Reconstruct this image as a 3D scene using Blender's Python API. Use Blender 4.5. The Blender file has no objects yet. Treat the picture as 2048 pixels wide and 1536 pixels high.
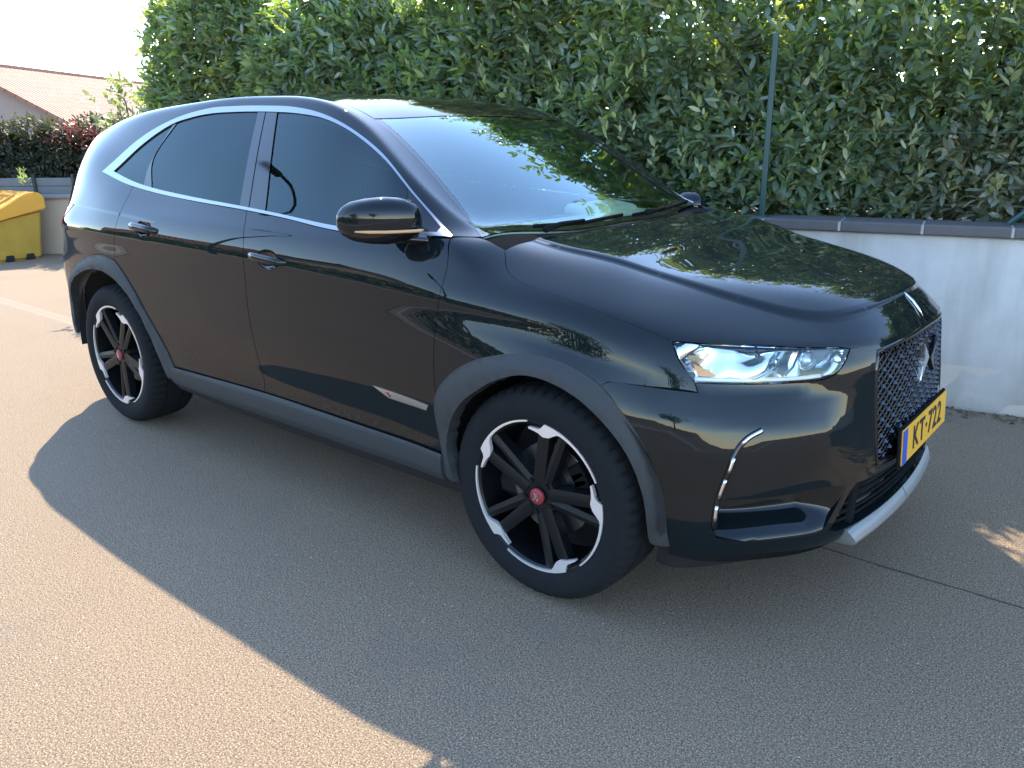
import bpy, bmesh, math, random
import numpy as np
from mathutils import Vector, Matrix
from mathutils.bvhtree import BVHTree
from mathutils.geometry import delaunay_2d_cdt
SC = bpy.context.scene
COL = SC.collection
rad = math.radians
random.seed(5); RNG = np.random.default_rng(5)

# ------------------------------------------------------------------ camera, sky, sun, exposure
cam_d = bpy.data.cameras.new('camera'); cam = bpy.data.objects.new('camera', cam_d); COL.objects.link(cam)
YAW, PITCH, ROLL, FPX = -0.693, 0.2963, -0.0086, 1633.09
_f = Vector((math.sin(YAW)*math.cos(PITCH), math.cos(YAW)*math.cos(PITCH), -math.sin(PITCH)))
_r = _f.cross(Vector((0, 0, 1))).normalized(); _u = _r.cross(_f)
_r, _u = (_r*math.cos(ROLL)+_u*math.sin(ROLL)), (-_r*math.sin(ROLL)+_u*math.cos(ROLL))
cam.matrix_world = Matrix(((_r.x, _u.x, -_f.x, 2.8065), (_r.y, _u.y, -_f.y, -2.7571), (_r.z, _u.z, -_f.z, 1.4342), (0, 0, 0, 1)))
cam_d.sensor_width = 36; cam_d.lens = 36*FPX/2048; cam_d.clip_start = .05; cam_d.clip_end = 2000
SC.camera = cam
SUN_DIR = Vector((-.83, .65, 1.0)).normalized()          # towards the sun
SUN_EL = math.asin(SUN_DIR.z); SUN_AZ = math.atan2(SUN_DIR.x, SUN_DIR.y)
w = bpy.data.worlds.new('World'); SC.world = w; w.use_nodes = True
nt = w.node_tree; nt.nodes.clear()
sky = nt.nodes.new('ShaderNodeTexSky'); sky.sky_type = 'NISHITA'; sky.sun_disc = False
sky.sun_elevation = SUN_EL; sky.sun_rotation = SUN_AZ
sky.air_density = 1.0; sky.dust_density = .15; sky.ozone_density = 1.8
bg = nt.nodes.new('ShaderNodeBackground'); bg.inputs['Strength'].default_value = .15
wo = nt.nodes.new('ShaderNodeOutputWorld')
nt.links.new(sky.outputs[0], bg.inputs[0]); nt.links.new(bg.outputs[0], wo.inputs[0])
sl = bpy.data.lights.new('sun', 'SUN'); sl.energy = 2.5; sl.angle = rad(.5); sl.color = (1, .86, .64)
so = bpy.data.objects.new('sun', sl); COL.objects.link(so)
so.rotation_euler = SUN_DIR.to_track_quat('Z', 'Y').to_euler(); so.location = SUN_DIR*40
SC.view_settings.view_transform = 'Standard'; SC.view_settings.look = 'None'
SC.view_settings.exposure = 2.58; SC.view_settings.gamma = 1; SC.view_settings.use_curve_mapping = False
SC.cycles.max_bounces = 10; SC.cycles.transparent_max_bounces = 12

# ------------------------------------------------------------------ helpers
def new_obj(name, me, mats=None, parent=None):
    o = bpy.data.objects.new(name, me); COL.objects.link(o)
    if mats:
        for m in (mats if isinstance(mats, (list, tuple)) else [mats]): me.materials.append(m)
    if parent: o.parent = parent
    return o
def mesh_np(name, V, F, smooth=False):
    me = bpy.data.meshes.new(name); me.from_pydata([tuple(v) for v in V], [], [tuple(f) for f in F])
    if smooth: me.polygons.foreach_set('use_smooth', [True]*len(me.polygons))
    me.update(); return me
def mesh_bm(name, bm, smooth=False, angle=None):
    me = bpy.data.meshes.new(name)
    bmesh.ops.recalc_face_normals(bm, faces=bm.faces); bm.to_mesh(me); bm.free()
    if smooth: me.polygons.foreach_set('use_smooth', [True]*len(me.polygons))
    if angle: me.set_sharp_from_angle(angle=rad(angle))
    return me
def tag(o, label=None, cat=None, group=None, kind=None):
    for k, v in (('label', label), ('category', cat), ('group', group), ('kind', kind)):
        if v: o[k] = v
    return o
def thing(name, label, cat, loc=(0, 0, 0), rz=0, group=None):
    o = bpy.data.objects.new(name, None); COL.objects.link(o); o.location = loc; o.rotation_euler.z = rz
    o.empty_display_size = .1
    return tag(o, label, cat, group)
def add_box(bm, c, s, rot=None, bevel=0, seg=2):
    r = bmesh.ops.create_cube(bm, size=1); vs = r['verts']
    M = Matrix.Translation(c) @ (rot.to_4x4() if rot else Matrix.Identity(4)) @ Matrix.Diagonal((*s, 1))
    bmesh.ops.transform(bm, matrix=M, verts=vs)
    if bevel:
        es = list({e for v in vs for e in v.link_edges})
        bmesh.ops.bevel(bm, geom=es, offset=bevel, segments=seg, affect='EDGES', profile=.5)
def add_tube(bm, pts, r, n=8, caps=True):
    pts = [Vector(p) for p in pts]; rr = r if isinstance(r, (list, tuple)) else [r]*len(pts)
    rings = []; N = None
    for i, p in enumerate(pts):
        t = (pts[min(i+1, len(pts)-1)]-pts[max(i-1, 0)]).normalized()
        if N is None: N = t.orthogonal().normalized()
        N = (N-t*N.dot(t)).normalized(); B = t.cross(N)
        rings.append([bm.verts.new(p+(N*math.cos(a)+B*math.sin(a))*rr[i]) for a in [2*math.pi*k/n for k in range(n)]])
    for a, b in zip(rings, rings[1:]):
        for k in range(n): bm.faces.new((a[k], a[(k+1) % n], b[(k+1) % n], b[k]))
    if caps:
        bm.faces.new(rings[0][::-1]); bm.faces.new(rings[-1])
def add_lathe(bm, prof, n=48, axis='Y', c=(0, 0, 0), closed=False):
    """prof: list of (r, a) pairs, revolved about an axis through c"""
    c = Vector(c); rings = []
    for r, a in prof:
        ring = []
        for k in range(n):
            t = 2*math.pi*k/n
            v = {'Y': (r*math.cos(t), a, r*math.sin(t)), 'Z': (r*math.cos(t), r*math.sin(t), a), 'X': (a, r*math.cos(t), r*math.sin(t))}[axis]
            ring.append(bm.verts.new(c+Vector(v)))
        rings.append(ring)
    pairs = list(zip(rings, rings[1:]))
    if closed: pairs.append((rings[-1], rings[0]))
    for a, b in pairs:
        for k in range(n): bm.faces.new((a[k], a[(k+1) % n], b[(k+1) % n], b[k]))
def add_prism(bm, poly, h0, h1, fn):
    """poly: list of 2-D points; fn(u,v,h)->3-D"""
    a = [bm.verts.new(fn(u, v, h0)) for u, v in poly]; b = [bm.verts.new(fn(u, v, h1)) for u, v in poly]
    bm.faces.new(a[::-1]); bm.faces.new(b); n = len(poly)
    for i in range(n): bm.faces.new((a[i], a[(i+1) % n], b[(i+1) % n], b[i]))

# ------------------------------------------------------------------ materials
class NB:
    def __init__(s, name):
        s.m = bpy.data.materials.new(name); s.m.use_nodes = True; s.t = s.m.node_tree; s.t.nodes.clear()
        s.out = s.n('OutputMaterial')
    def n(s, typ, **kw):
        nd = s.t.nodes.new('ShaderNode'+typ)
        for k, v in kw.items():
            if k in nd.inputs.keys() if hasattr(nd.inputs, 'keys') else False: s.put(nd, k, v)
            else: setattr(nd, k, v)
        return nd
    def put(s, nd, k, v):
        if hasattr(v, 'links') or isinstance(v, bpy.types.NodeSocket): s.t.links.new(v, nd.inputs[k])
        else: nd.inputs[k].default_value = v
    def pos(s): return s.n('NewGeometry').outputs['Position']
    def obj(s): return s.n('TexCoord').outputs['Object']
    def noise(s, vec, scale, detail=4, rough=.55, out='Fac'):
        nd = s.n('TexNoise'); s.t.links.new(vec, nd.inputs['Vector'])
        nd.inputs['Scale'].default_value = scale; nd.inputs['Detail'].default_value = detail; nd.inputs['Roughness'].default_value = rough
        return nd.outputs[out]
    def ramp(s, fac, stops, interp='LINEAR'):
        nd = s.n('ValToRGB'); nd.color_ramp.interpolation = interp; el = nd.color_ramp.elements
        while len(el) < len(stops): el.new(.5)
        for e, (p, c) in zip(el, stops):
            e.position = p; e.color = (*c, 1) if isinstance(c, (tuple, list)) else (c, c, c, 1)
        s.t.links.new(fac, nd.inputs[0]); return nd.outputs[0]
    def math(s, op, a, b=None, c=None, clamp=False):
        nd = s.n('Math'); nd.operation = op; nd.use_clamp = clamp
        for i, v in enumerate((a, b, c)):
            if v is not None: s.put(nd, i, v)
        return nd.outputs[0]
    def mix(s, fac, a, b, mode='MIX'):
        nd = s.n('Mix'); nd.data_type = 'RGBA'; nd.blend_type = mode
        s.put(nd, 0, fac)
        for k, v in ((6, a), (7, b)):
            if isinstance(v, (tuple, list)) and len(v) == 3: v = (*v, 1)
            s.put(nd, k, v)
        return nd.outputs[2]
    def sep(s, vec):
        nd = s.n('SeparateXYZ'); s.t.links.new(vec, nd.inputs[0]); return nd.outputs
    def bump(s, h, strength=.5, dist=.01):
        nd = s.n('Bump'); nd.inputs['Strength'].default_value = strength; nd.inputs['Distance'].default_value = dist
        s.t.links.new(h, nd.inputs['Height']); return nd.outputs[0]
    def pbr(s, base, rough=.5, normal=None, **kw):
        p = s.n('BsdfPrincipled')
        if isinstance(base, (tuple, list)): base = (*base[:3], 1)
        s.put(p, 'Base Color', base); s.put(p, 'Roughness', rough)
        if normal is not None: s.t.links.new(normal, p.inputs['Normal'])
        for k, v in kw.items(): s.put(p, k.replace('_', ' '), v)
        s.t.links.new(p.outputs[0], s.out.inputs[0]); return p
def simple(name, base, rough=.5, var=.0, scale=20, bump=0, **kw):
    b = NB(name); v = b.obj()
    col = base
    if var:
        n = b.noise(v, scale); col = b.mix(n, tuple(c*(1-var) for c in base), tuple(min(1, c*(1+var)) for c in base))
    nm = b.bump(b.noise(v, scale*6), bump, .002) if bump else None
    b.pbr(col, rough, nm, **kw); return b.m
# ------------------------------------------------------------------ ground
def asphalt():
    b = NB('worn_asphalt'); v = b.pos(); x, y, z = b.sep(v)
    big = b.noise(v, .35, 5, .6); mid = b.noise(v, 4, 4, .6); fine = b.noise(v, 140, 3, .8); grain = b.noise(v, 210, 2, .75)
    base = b.ramp(big, [(.3, (.158, .104, .060)), (.7, (.198, .136, .080))])
    base = b.mix(b.math('MULTIPLY', mid, .35), base, (.12, .088, .060))
    base = b.mix(b.ramp(fine, [(.38, 1.0), (.53, 0.0)]), base, (.047, .033, .021))
    base = b.mix(b.ramp(grain, [(.53, 0.0), (.64, .95)]), base, (.44, .335, .225))
    vo = b.n('TexVoronoi'); vo.inputs['Scale'].default_value = 26; b.t.links.new(v, vo.inputs['Vector'])
    dot = b.math('MULTIPLY', b.math('LESS_THAN', vo.outputs['Distance'], .075), b.math('GREATER_THAN', b.noise(v, 2.2, 2), .54))
    base = b.mix(b.math('MULTIPLY', dot, .75), base, (.50, .45, .38))
    st = b.ramp(b.noise(v, .9, 5, .65), [(.54, 0.0), (.74, .4)]); base = b.mix(st, base, (.085, .078, .07))
    # a joint along the drive, paler patch edge towards the street end
    wob = b.math('MULTIPLY', b.math('SUBTRACT', b.noise(v, 1.6, 4), .5), .05); fw = b.math('MULTIPLY', b.math('SUBTRACT', b.noise(v, 12, 3), .5), .012)
    d = b.math('ABSOLUTE', b.math('ADD', b.math('ADD', y, .012), b.math('ADD', wob, fw)))
    crack = b.math('MULTIPLY', b.math('LESS_THAN', d, b.math('MULTIPLY', b.noise(v, 5, 2), .011)), b.math('GREATER_THAN', x, -2.4))
    base = b.mix(b.math('MULTIPLY', crack, .85), base, (.018, .017, .016))
    pale = b.math('MULTIPLY', b.ramp(d, [(.0, .0), (.012, .16), (.05, .16), (.07, 0.0)]), b.math('LESS_THAN', x, -2.4)); base = b.mix(pale, base, (.34, .30, .26))
    hgt = b.math('ADD', b.math('MULTIPLY', fine, .6), b.math('MULTIPLY', grain, .4))
    b.pbr(base, .86, b.bump(hgt, .9, .008)); return b.m
gnd = new_obj('ground', mesh_np('ground', [(-300, -300, 0), (300, -300, 0), (300, 300, 0), (-300, 300, 0)], [(0, 1, 2, 3)]), asphalt()); tag(gnd, kind='structure')

# ------------------------------------------------------------------ wall, fence and laurel hedge along the drive
D1 = Vector((.979, .2039, 0)); N1 = Vector((.2039, -.979, 0))      # along the wall / towards the drive
W0 = Vector((1.934, 1.968, 0))
def wp(s, d=0, z=0): return W0+D1*s-N1*d+Vector((0, 0, z))            # s along, d behind the face
RZW = math.atan2(D1.y, D1.x)
def render_mat():
    b = NB('pale_render'); v = b.pos(); x, y, z = b.sep(v)
    n = b.noise(v, 2.2, 6, .65); n2 = b.noise(v, 30, 4, .6)
    c = b.ramp(n, [(.3, (.36, .355, .345)), (.62, (.47, .46, .445))]); c = b.mix(b.math('MULTIPLY', n2, .25), c, (.40, .39, .37))
    streak = b.n('Mapping'); streak.inputs['Scale'].default_value = (5, 5, .7); b.t.links.new(v, streak.inputs['Vector'])
    sn = b.ramp(b.noise(streak.outputs[0], 1.0, 5, .6), [(.46, 0.0), (.70, .7)]); c = b.mix(sn, c, (.30, .285, .26))
    dirt = b.math('MULTIPLY', b.ramp(z, [(.0, 1.0), (.10, .55), (.38, 0.0)]), b.ramp(b.noise(v, 6, 5, .7), [(.3, .4), (.65, 1.0)])); c = b.mix(dirt, c, (.20, .185, .165))
    pat = b.math('MULTIPLY', b.math('LESS_THAN', z, .24), b.ramp(b.noise(v, 3.1, 2, .4), [(.55, 0.0), (.57, .8)])); c = b.mix(pat, c, (.42, .37, .32))
    b.pbr(c, .9, b.bump(b.noise(v, 140, 4, .7), .35, .004)); return b.m
M_RENDER = render_mat()
M_TILE = simple('slate_coping', (.075, .07, .072), .7, .3, 9, .4)
M_MORT = simple('pale_mortar', (.30, .29, .27), .9, .2, 40)
M_GREEN = simple('green_coated_steel', (.009, .040, .036), .45, .1, 20)
wall = thing('garden_wall', 'low pale rendered wall with dark coping running behind the car at right', 'wall')
bm = bmesh.new(); S0, S1 = -6.3, 9.0
add_box(bm, wp((S0+S1)/2, .10, .45), (S1-S0, .20, .93), Matrix.Rotation(RZW, 3, 'Z'), .006, 1); new_obj('wall_body', mesh_bm('wall_body', bm), M_RENDER, wall)
bm = bmesh.new(); bj = bmesh.new(); s = S0; k = 0
for s in np.arange(S0, S1, .405):
    add_box(bm, wp(s+.2, .10, .9475), (.393, .27, .055), Matrix.Rotation(RZW, 3, 'Z') @ Matrix.Rotation(rad(random.uniform(-.4, .4)), 3, 'Y'), .006, 2)
    add_box(bj, wp(s+.4025, .10, .946), (.014, .262, .047), Matrix.Rotation(RZW, 3, 'Z'))
cp = new_obj('coping', mesh_bm('coping', bm), M_TILE, wall); new_obj('coping_joints', mesh_bm('coping_joints', bj), M_MORT, cp)
bm = bmesh.new(); add_box(bm, wp((S0+S1)/2+.15, 3.2, .44), (S1-S0-.3, 6, .88), Matrix.Rotation(RZW, 3, 'Z')); so_ = new_obj('garden_soil', mesh_bm('garden_soil', bm), simple('dark_soil', (.05, .038, .028), .95, .4, 8)); tag(so_, kind='structure')
# fence: posts, a brace and thin wires
fence = thing('wire_fence', 'green wire fence with slim posts standing on the rendered wall', 'fence')
def post(s, h=.98):
    bm = bmesh.new(); add_box(bm, wp(s, .12, .975+h/2), (.030, .030, h), Matrix.Rotation(RZW, 3, 'Z'), .004, 1); add_box(bm, wp(s, .12, .978), (.09, .09, .008), Matrix.Rotation(RZW, 3, 'Z')); return new_obj('fence_post', mesh_bm('fence_post', bm), M_GREEN, fence)
for s in (-1.075, 3.9): post(s)
bm = bmesh.new(); add_tube(bm, [wp(.16, .12, .98), wp(.95, .12, 1.72)], .016, 8); add_box(bm, wp(.97, .12, 1.47), (.034, .034, .98), Matrix.Rotation(RZW, 3, 'Z'), .004, 1); new_obj('fence_brace', mesh_bm('fence_brace', bm), M_GREEN, fence)
bm = bmesh.new()
for z in (1.064, 1.425): add_tube(bm, [wp(-4.5, .105, z), wp(6, .105, z)], .0018, 4)
new_obj('fence_wires', mesh_bm('fence_wires', bm), M_GREEN, fence)

def leaf_mat(name, c0, c1, c2, trans, rough=.32, young=None):
    b = NB(name); g = b.n('NewGeometry'); r = g.outputs['Random Per Island']
    c = b.ramp(r, [(0, c0), (.45, c1), (.85, c2), (1, young or c2)])
    c = b.mix(b.math('MULTIPLY', b.noise(g.outputs['Position'], .9, 3), .5), c, tuple(q*.62 for q in c1))
    p = b.n('BsdfPrincipled'); b.t.links.new(c, p.inputs['Base Color']); p.inputs['Roughness'].default_value = rough; p.inputs['Specular IOR Level'].default_value = .5
    t = b.n('BsdfTranslucent'); b.t.links.new(b.mix(1.0, c, trans, 'MULTIPLY'), t.inputs[0])
    a = b.n('AddShader'); b.t.links.new(p.outputs[0], a.inputs[0]); b.t.links.new(t.outputs[0], a.inputs[1]); b.t.links.new(a.outputs[0], b.out.inputs[0]); return b.m
def leaves(name, base, direc, L, W, mat, parent=None, bend=.25, rng=None):
    """one mesh of folded leaves: base points, unit directions, lengths, widths"""
    n = len(base); rng = rng or RNG; d = direc/np.linalg.norm(direc, axis=1)[:, None]
    up = np.array([0, 0, 1.])+rng.normal(0, .55, (n, 3)); sd = np.cross(d, up); sd /= np.linalg.norm(sd, axis=1)[:, None]+1e-9; nn = np.cross(sd, d)
    L = L[:, None]; W = W[:, None]; cup = .18*W
    p0 = base; t = lambda f, k, s: base+d*L*f-nn*L*bend*f*f+sd*W*k*s+nn*cup*abs(k)
    V = np.stack([p0, t(.33, .46, 1), t(.33, 0, 1), t(.33, .46, -1), t(.72, .40, 1), t(.72, 0, 1), t(.72, .40, -1), t(1.0, 0, 1)], 1).reshape(-1, 3)
    idx = np.array([[0, 2, 1, -1], [0, 3, 2, -1], [1, 2, 5, 4], [2, 3, 6, 5], [4, 5, 7, -1], [5, 6, 7, -1]])
    o = np.arange(n)*8
    tri = np.concatenate([idx[[0, 1, 4, 5], :3]+o[:, None, None] if False else (idx[[0, 1, 4, 5], :3][None]+o[:, None, None])]).reshape(-1, 3)
    qd = (idx[[2, 3]][None]+o[:, None, None]).reshape(-1, 4)
    me = bpy.data.meshes.new(name); nl = len(tri)*3+len(qd)*4
    me.vertices.add(len(V)); me.vertices.foreach_set('co', V.ravel()); me.loops.add(nl); me.polygons.add(len(tri)+len(qd))
    me.loops.foreach_set('vertex_index', np.concatenate([tri.ravel(), qd.ravel()]).astype(np.int32))
    me.polygons.foreach_set('loop_start', np.concatenate([np.arange(len(tri))*3, len(tri)*3+np.arange(len(qd))*4]).astype(np.int32))
    me.polygons.foreach_set('use_smooth', np.ones(len(tri)+len(qd), bool)); me.update(calc_edges=True); me.validate()
    return new_obj(name, me, mat, parent)
def shoots(cen, out, n_leaf, L, W, spread, rng, up=.7):
    """rosettes of leaves round shoot axes: returns arrays for leaves()"""
    m = len(cen); ax = out+np.array([0, 0, up])+rng.normal(0, .38, (m, 3)); ax /= np.linalg.norm(ax, axis=1)[:, None]
    B, Dv, LL, WW = [], [], [], []
    ref = np.cross(ax, np.array([.3, .5, .81])); ref /= np.linalg.norm(ref, axis=1)[:, None]; ref2 = np.cross(ax, ref)
    ln = rng.uniform(.10, .20, m)
    for k in range(n_leaf):
        ph = k*2.4+rng.uniform(0, 6.28, m)*.15; f = k/n_leaf
        th = spread*(1-.62*f)+rng.normal(0, .16, m)
        dirv = ax*np.cos(th)[:, None]+(ref*np.cos(ph)[:, None]+ref2*np.sin(ph)[:, None])*np.sin(th)[:, None]
        B.append(cen+ax*(ln*(f-.6))[:, None]); Dv.append(dirv); s = rng.uniform(.6, 1.3, m)*(1-.25*f)
        LL.append(L*s); WW.append(W*s*rng.uniform(.85, 1.15, m))
    return np.concatenate(B), np.concatenate(Dv), np.concatenate(LL), np.concatenate(WW)
# the laurel hedge
hedge = thing('laurel_hedge', 'tall dense laurel hedge with glossy leaves growing over the wire fence behind the car', 'hedge')
rng = np.random.default_rng(11)
HS0, HS1 = -6.36, 6.0
def hnoise(s, z, k=0): return .16*np.sin(s*2.1+z*1.3+k)+.12*np.sin(s*4.7-z*3.1+1+k)+.09*np.sin(z*6.2+s*1.7+k*2)
def htop(s): return 2.60-.10*np.clip((-4.9-s)/1.4, 0, 1)+.16*np.sin(s*1.9+.4)+.10*np.sin(s*5.3)+.06*np.sin(s*11+2)-.55*np.clip((s-1.2)/3, 0, 1)*0
def hpt(s, d, z): return np.c_[W0.x+D1.x*s-N1.x*d, W0.y+D1.y*s-N1.y*d, z]
nf = 9500
s = rng.uniform(HS0, HS1, nf); t = rng.uniform(0, 1, nf); z = .98+(htop(s)-.98)*t
bul = .10*np.sin(np.clip(t, 0, 1)*math.pi)
d = .40+hnoise(s, z)*.55-bul+rng.exponential(.10, nf)-.05*(rng.uniform(0, 1, nf) < .1)
outN = np.tile(np.array([N1.x, N1.y, 0.])*.9, (nf, 1))
kp = ~((s > -2.2) & (z > 1.95) & (rng.uniform(0, 1, nf) < .22)); s, d, z, outN, nf = s[kp], d[kp], z[kp], outN[kp], int(kp.sum())
A1 = shoots(hpt(s, d, z), outN, 9, .102, .036, 1.05, rng)
nt_ = 3600                                                   # top of the hedge
s = rng.uniform(HS0, HS1, nt_); d = rng.uniform(.35, 1.35, nt_); z = htop(s)-rng.exponential(.10, nt_)+.12*(rng.uniform(0, 1, nt_) < .2)-.25*np.abs(d-.8)
kp = ~((s > -2.2) & (rng.uniform(0, 1, nt_) < .55)); s, d, z, nt_ = s[kp], d[kp], z[kp]+.45*(s[kp] > -2.9)*rng.uniform(-.3, 1, int(kp.sum())), int(kp.sum())
A2 = shoots(hpt(s, d, z), np.tile(np.array([0, 0, .6]), (nt_, 1)), 9, .102, .036, .95, rng)
ne = 900                                                     # open left end
d = rng.uniform(.3, 1.4, ne); z = rng.uniform(.95, 2.45, ne); s = HS0+.05+.22*rng.normal(0, .5, ne)+.12*np.sin(z*3)
A3 = shoots(hpt(s, d, z), np.tile(np.array([-D1.x, -D1.y, 0])*.8, (ne, 1)), 9, .092, .033, 1.0, rng)
ni = 7500                                                    # inside
s = rng.uniform(HS0+.1, HS1, ni); d = rng.uniform(.72, 1.6, ni); z = .95+(htop(s)-1.15)*rng.uniform(0, 1, ni)
kp = ~((s > -2.2) & (z > 1.9+.2*np.sin(s*3.1)) & (rng.uniform(0, 1, ni) < .66)); s, d, z, ni = s[kp], d[kp], z[kp], int(kp.sum())
A4 = shoots(hpt(s, d, z), np.tile(np.array([N1.x, N1.y, 0.])*.3, (ni, 1)), 7, .16, .075, 1.2, rng)
M_LAUREL = leaf_mat('laurel_leaf', (.062, .094, .078), (.086, .116, .094), (.118, .138, .098), (1.95, 2.0, .3), .27, (.17, .165, .09))
Bs, Ds, Ls, Ws = [np.concatenate(q) for q in zip(A1, A2, A3, A4)]
leaves('foliage', Bs, Ds, Ls, Ws, M_LAUREL, hedge, rng=rng)
nsh = 100; s = rng.uniform(-3.0, 3.5, nsh); z = rng.uniform(1.15, 2.45, nsh); d = .24+hnoise(s, z)*.5-.10*np.sin(np.clip((z-1)/1.6, 0, 1)*math.pi)
Q = shoots(hpt(s, d, z), np.tile(np.array([N1.x, N1.y, 1.2])*.6, (nsh, 1)), 7, .078, .027, .75, rng, up=.9)
leaves('young_shoots', *Q, leaf_mat('young_laurel_leaf', (.13, .15, .075), (.17, .175, .09), (.21, .21, .11), (1.2, 1.3, .4), .4), hedge, bend=.1, rng=rng)['kind'] = 'stuff'
M_BARK = simple('hedge_bark', (.055, .042, .03), .85, .3, 25, .4)
for k, s in enumerate(np.arange(HS0+.3, HS1, .85)):
    bm = bmesh.new(); b0 = wp(s, .95, .85)
    for q in range(4):
        e = Vector((rng.uniform(-.4, .4), rng.uniform(-.45, .3), rng.uniform(1.3, 1.8))); add_tube(bm, [b0, b0+e*.35+Vector((rng.uniform(-.05, .05), 0, 0)), b0+e*.7, b0+e], [.028, .02, .014, .006], 6)
    new_obj('stem', mesh_bm('stem', bm), M_BARK, hedge)

# rounded shrub bulging against the fence at the right
rs = thing('rounded_shrub', 'rounded olive brown shrub pressing against the wire fence above the wall at far right', 'shrub', tuple(wp(1.55, .72, .9)))
rng = np.random.default_rng(31); n = 1900; q = rng.normal(0, 1, (n, 3)); q /= np.linalg.norm(q, axis=1)[:, None]; q *= rng.uniform(.72, 1.0, (n, 1)); q[:, 1] = -np.abs(q[:, 1])
lx, ly, lz = q[:, 0]*2.1, q[:, 1]*.60, .28+q[:, 2]*.60
Pq = np.c_[D1.x*lx-N1.x*ly*1.0, D1.y*lx-N1.y*ly*1.0, lz]; kp = lz > .05; Pq = Pq[kp]; q = q[kp]
Q = shoots(Pq, np.c_[N1.x*np.abs(q[:, 1])+D1.x*q[:, 0]*.4, N1.y*np.abs(q[:, 1])+D1.y*q[:, 0]*.4, q[:, 2]*.5], 9, .092, .036, 1.1, rng, up=.35)
leaves('foliage', *Q, leaf_mat('olive_brown_leaf', (.085, .105, .085), (.125, .135, .105), (.16, .155, .115), (1.1, 1.2, .4), .35, (.25, .19, .11)), rs, rng=rng)
for k in range(5):
    bm = bmesh.new(); b0 = Vector((D1.x*(k-2)*.45, D1.y*(k-2)*.45, -.02)); add_tube(bm, [b0, b0+Vector((.03, -.08, .3)), b0+Vector((rng.uniform(-.1, .1), -.2, .65))], [.02, .014, .005], 6); new_obj('stem', mesh_bm('stem', bm), M_BARK, rs)
# dry litter along the foot of the wall
rng = np.random.default_rng(41); n = 700; s = rng.uniform(-.5, 4.5, n); d = -.02-rng.exponential(.045, n); sc = rng.uniform(.6, 1.2, n)
lt = leaves('leaf_litter', np.c_[hpt(s, d, np.full(n, .006))], np.c_[rng.normal(0, 1, (n, 2)), np.abs(rng.normal(0, .12, n))], .035*sc, .014*sc, leaf_mat('dry_leaf', (.06, .045, .03), (.09, .07, .04), (.13, .11, .06), (.5, .4, .2), .7), rng=rng); tag(lt, kind='stuff')

rng = np.random.default_rng(77); bm = bmesh.new()
for k in range(90):
    s = rng.uniform(-3.2, 4.2); z = rng.uniform(1.1, 2.3); p0 = hpt(np.array([s]), .55+hnoise(s, z)*.5, z)[0]; e = np.array([N1.x*.35+rng.normal(0, .12), N1.y*.35, rng.uniform(.15, .45)])
    add_tube(bm, [p0, p0+e*.5+np.array([0, 0, -.02]), p0+e], [.0055, .004, .002], 4)
tw = new_obj('twigs', mesh_bm('twigs', bm), M_BARK, hedge); tw['kind'] = 'stuff'

# ------------------------------------------------------------------ left background: wall, board fence, photinia hedge, bin, house
E1 = Vector((.769, .639, 0)); E2 = Vector((-.639, .769, 0))       # along / away
C0 = Vector((-9.10, 1.22, 0))
RZE = math.atan2(E1.y, E1.x)
def ep(a, b=0, z=0): return C0+E1*a+E2*b+Vector((0, 0, z))
M_BEIGE = simple('beige_render', (.42, .33, .245), .9, .12, 3, .3)
bw = thing('boundary_wall', 'low beige rendered wall behind the yellow bin at the far left', 'wall')
bm = bmesh.new(); add_box(bm, ep(-1, .12, .35), (14, .2, .70), Matrix.Rotation(RZE, 3, 'Z')); new_obj('wall_body', mesh_bm('wall_body', bm), M_BEIGE, bw)
bm = bmesh.new(); add_box(bm, ep(-1, .11, .727), (14, .28, .05), Matrix.Rotation(RZE, 3, 'Z'), .008, 1); new_obj('coping', mesh_bm('coping', bm), simple('grey_coping', (.20, .19, .18), .85, .2, 12), bw)
bf = thing('board_fence', 'low grey composite board fence standing on the beige boundary wall', 'fence')
M_BOARD = simple('grey_composite_board', (.115, .12, .125), .6, .12, 10, .15); M_POSTG = simple('anthracite_post', (.02, .022, .025), .5)
bm = bmesh.new()
for k in range(2): add_box(bm, ep(-1, .12, .80+k*.104), (14, .025, .10), Matrix.Rotation(RZE, 3, 'Z'), .004, 1)
new_obj('board_panel', mesh_bm('board_panel', bm), M_BOARD, bf)
for a in np.arange(-7.6, 6, .535*1.0):
    if -1.2 < a < 2.5 or int(a*10) % 3 == 0: pass
for a in (-6.2, -4.6, -3.1, -1.55, .03, .53, 1.03, 1.53, 2.6, 4.1, 5.6):
    bm = bmesh.new(); add_box(bm, ep(a, .10, .87), (.035, .05, .26), Matrix.Rotation(RZE, 3, 'Z'), .004, 1); new_obj('fence_post', mesh_bm('fence_post', bm), M_POSTG, bf)
ph = thing('photinia_hedge', 'dark clipped photinia hedge with a few red shoots behind the grey board fence', 'hedge')
rng = np.random.default_rng(3); n = 5200
a = rng.uniform(-8, 6, n); t = rng.uniform(0, 1, n); z = .80+.84*t; bb = .42+.10*np.sin(a*5)*np.sin(z*6)+rng.exponential(.08, n); topm = rng.uniform(0, 1, n) < .3
z = np.where(topm, 1.62+.05*np.sin(a*7)+rng.normal(0, .025, n), z); bb = np.where(topm, rng.uniform(.4, 1.1, n), bb)
Pp = np.c_[C0.x+E1.x*a+E2.x*bb, C0.y+E1.y*a+E2.y*bb, z]
Q = shoots(Pp, np.tile(np.array([-E2.x, -E2.y, 0])*.7, (n, 1)), 6, .075, .030, 1.1, rng)
a = rng.uniform(-8, 6, 3000); Q2 = shoots(np.c_[C0.x+E1.x*a+E2.x*.75, C0.y+E1.y*a+E2.y*.75, rng.uniform(.75, 1.5, 3000)], rng.normal(0, .6, (3000, 3)), 6, .20, .11, 1.3, rng)
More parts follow.
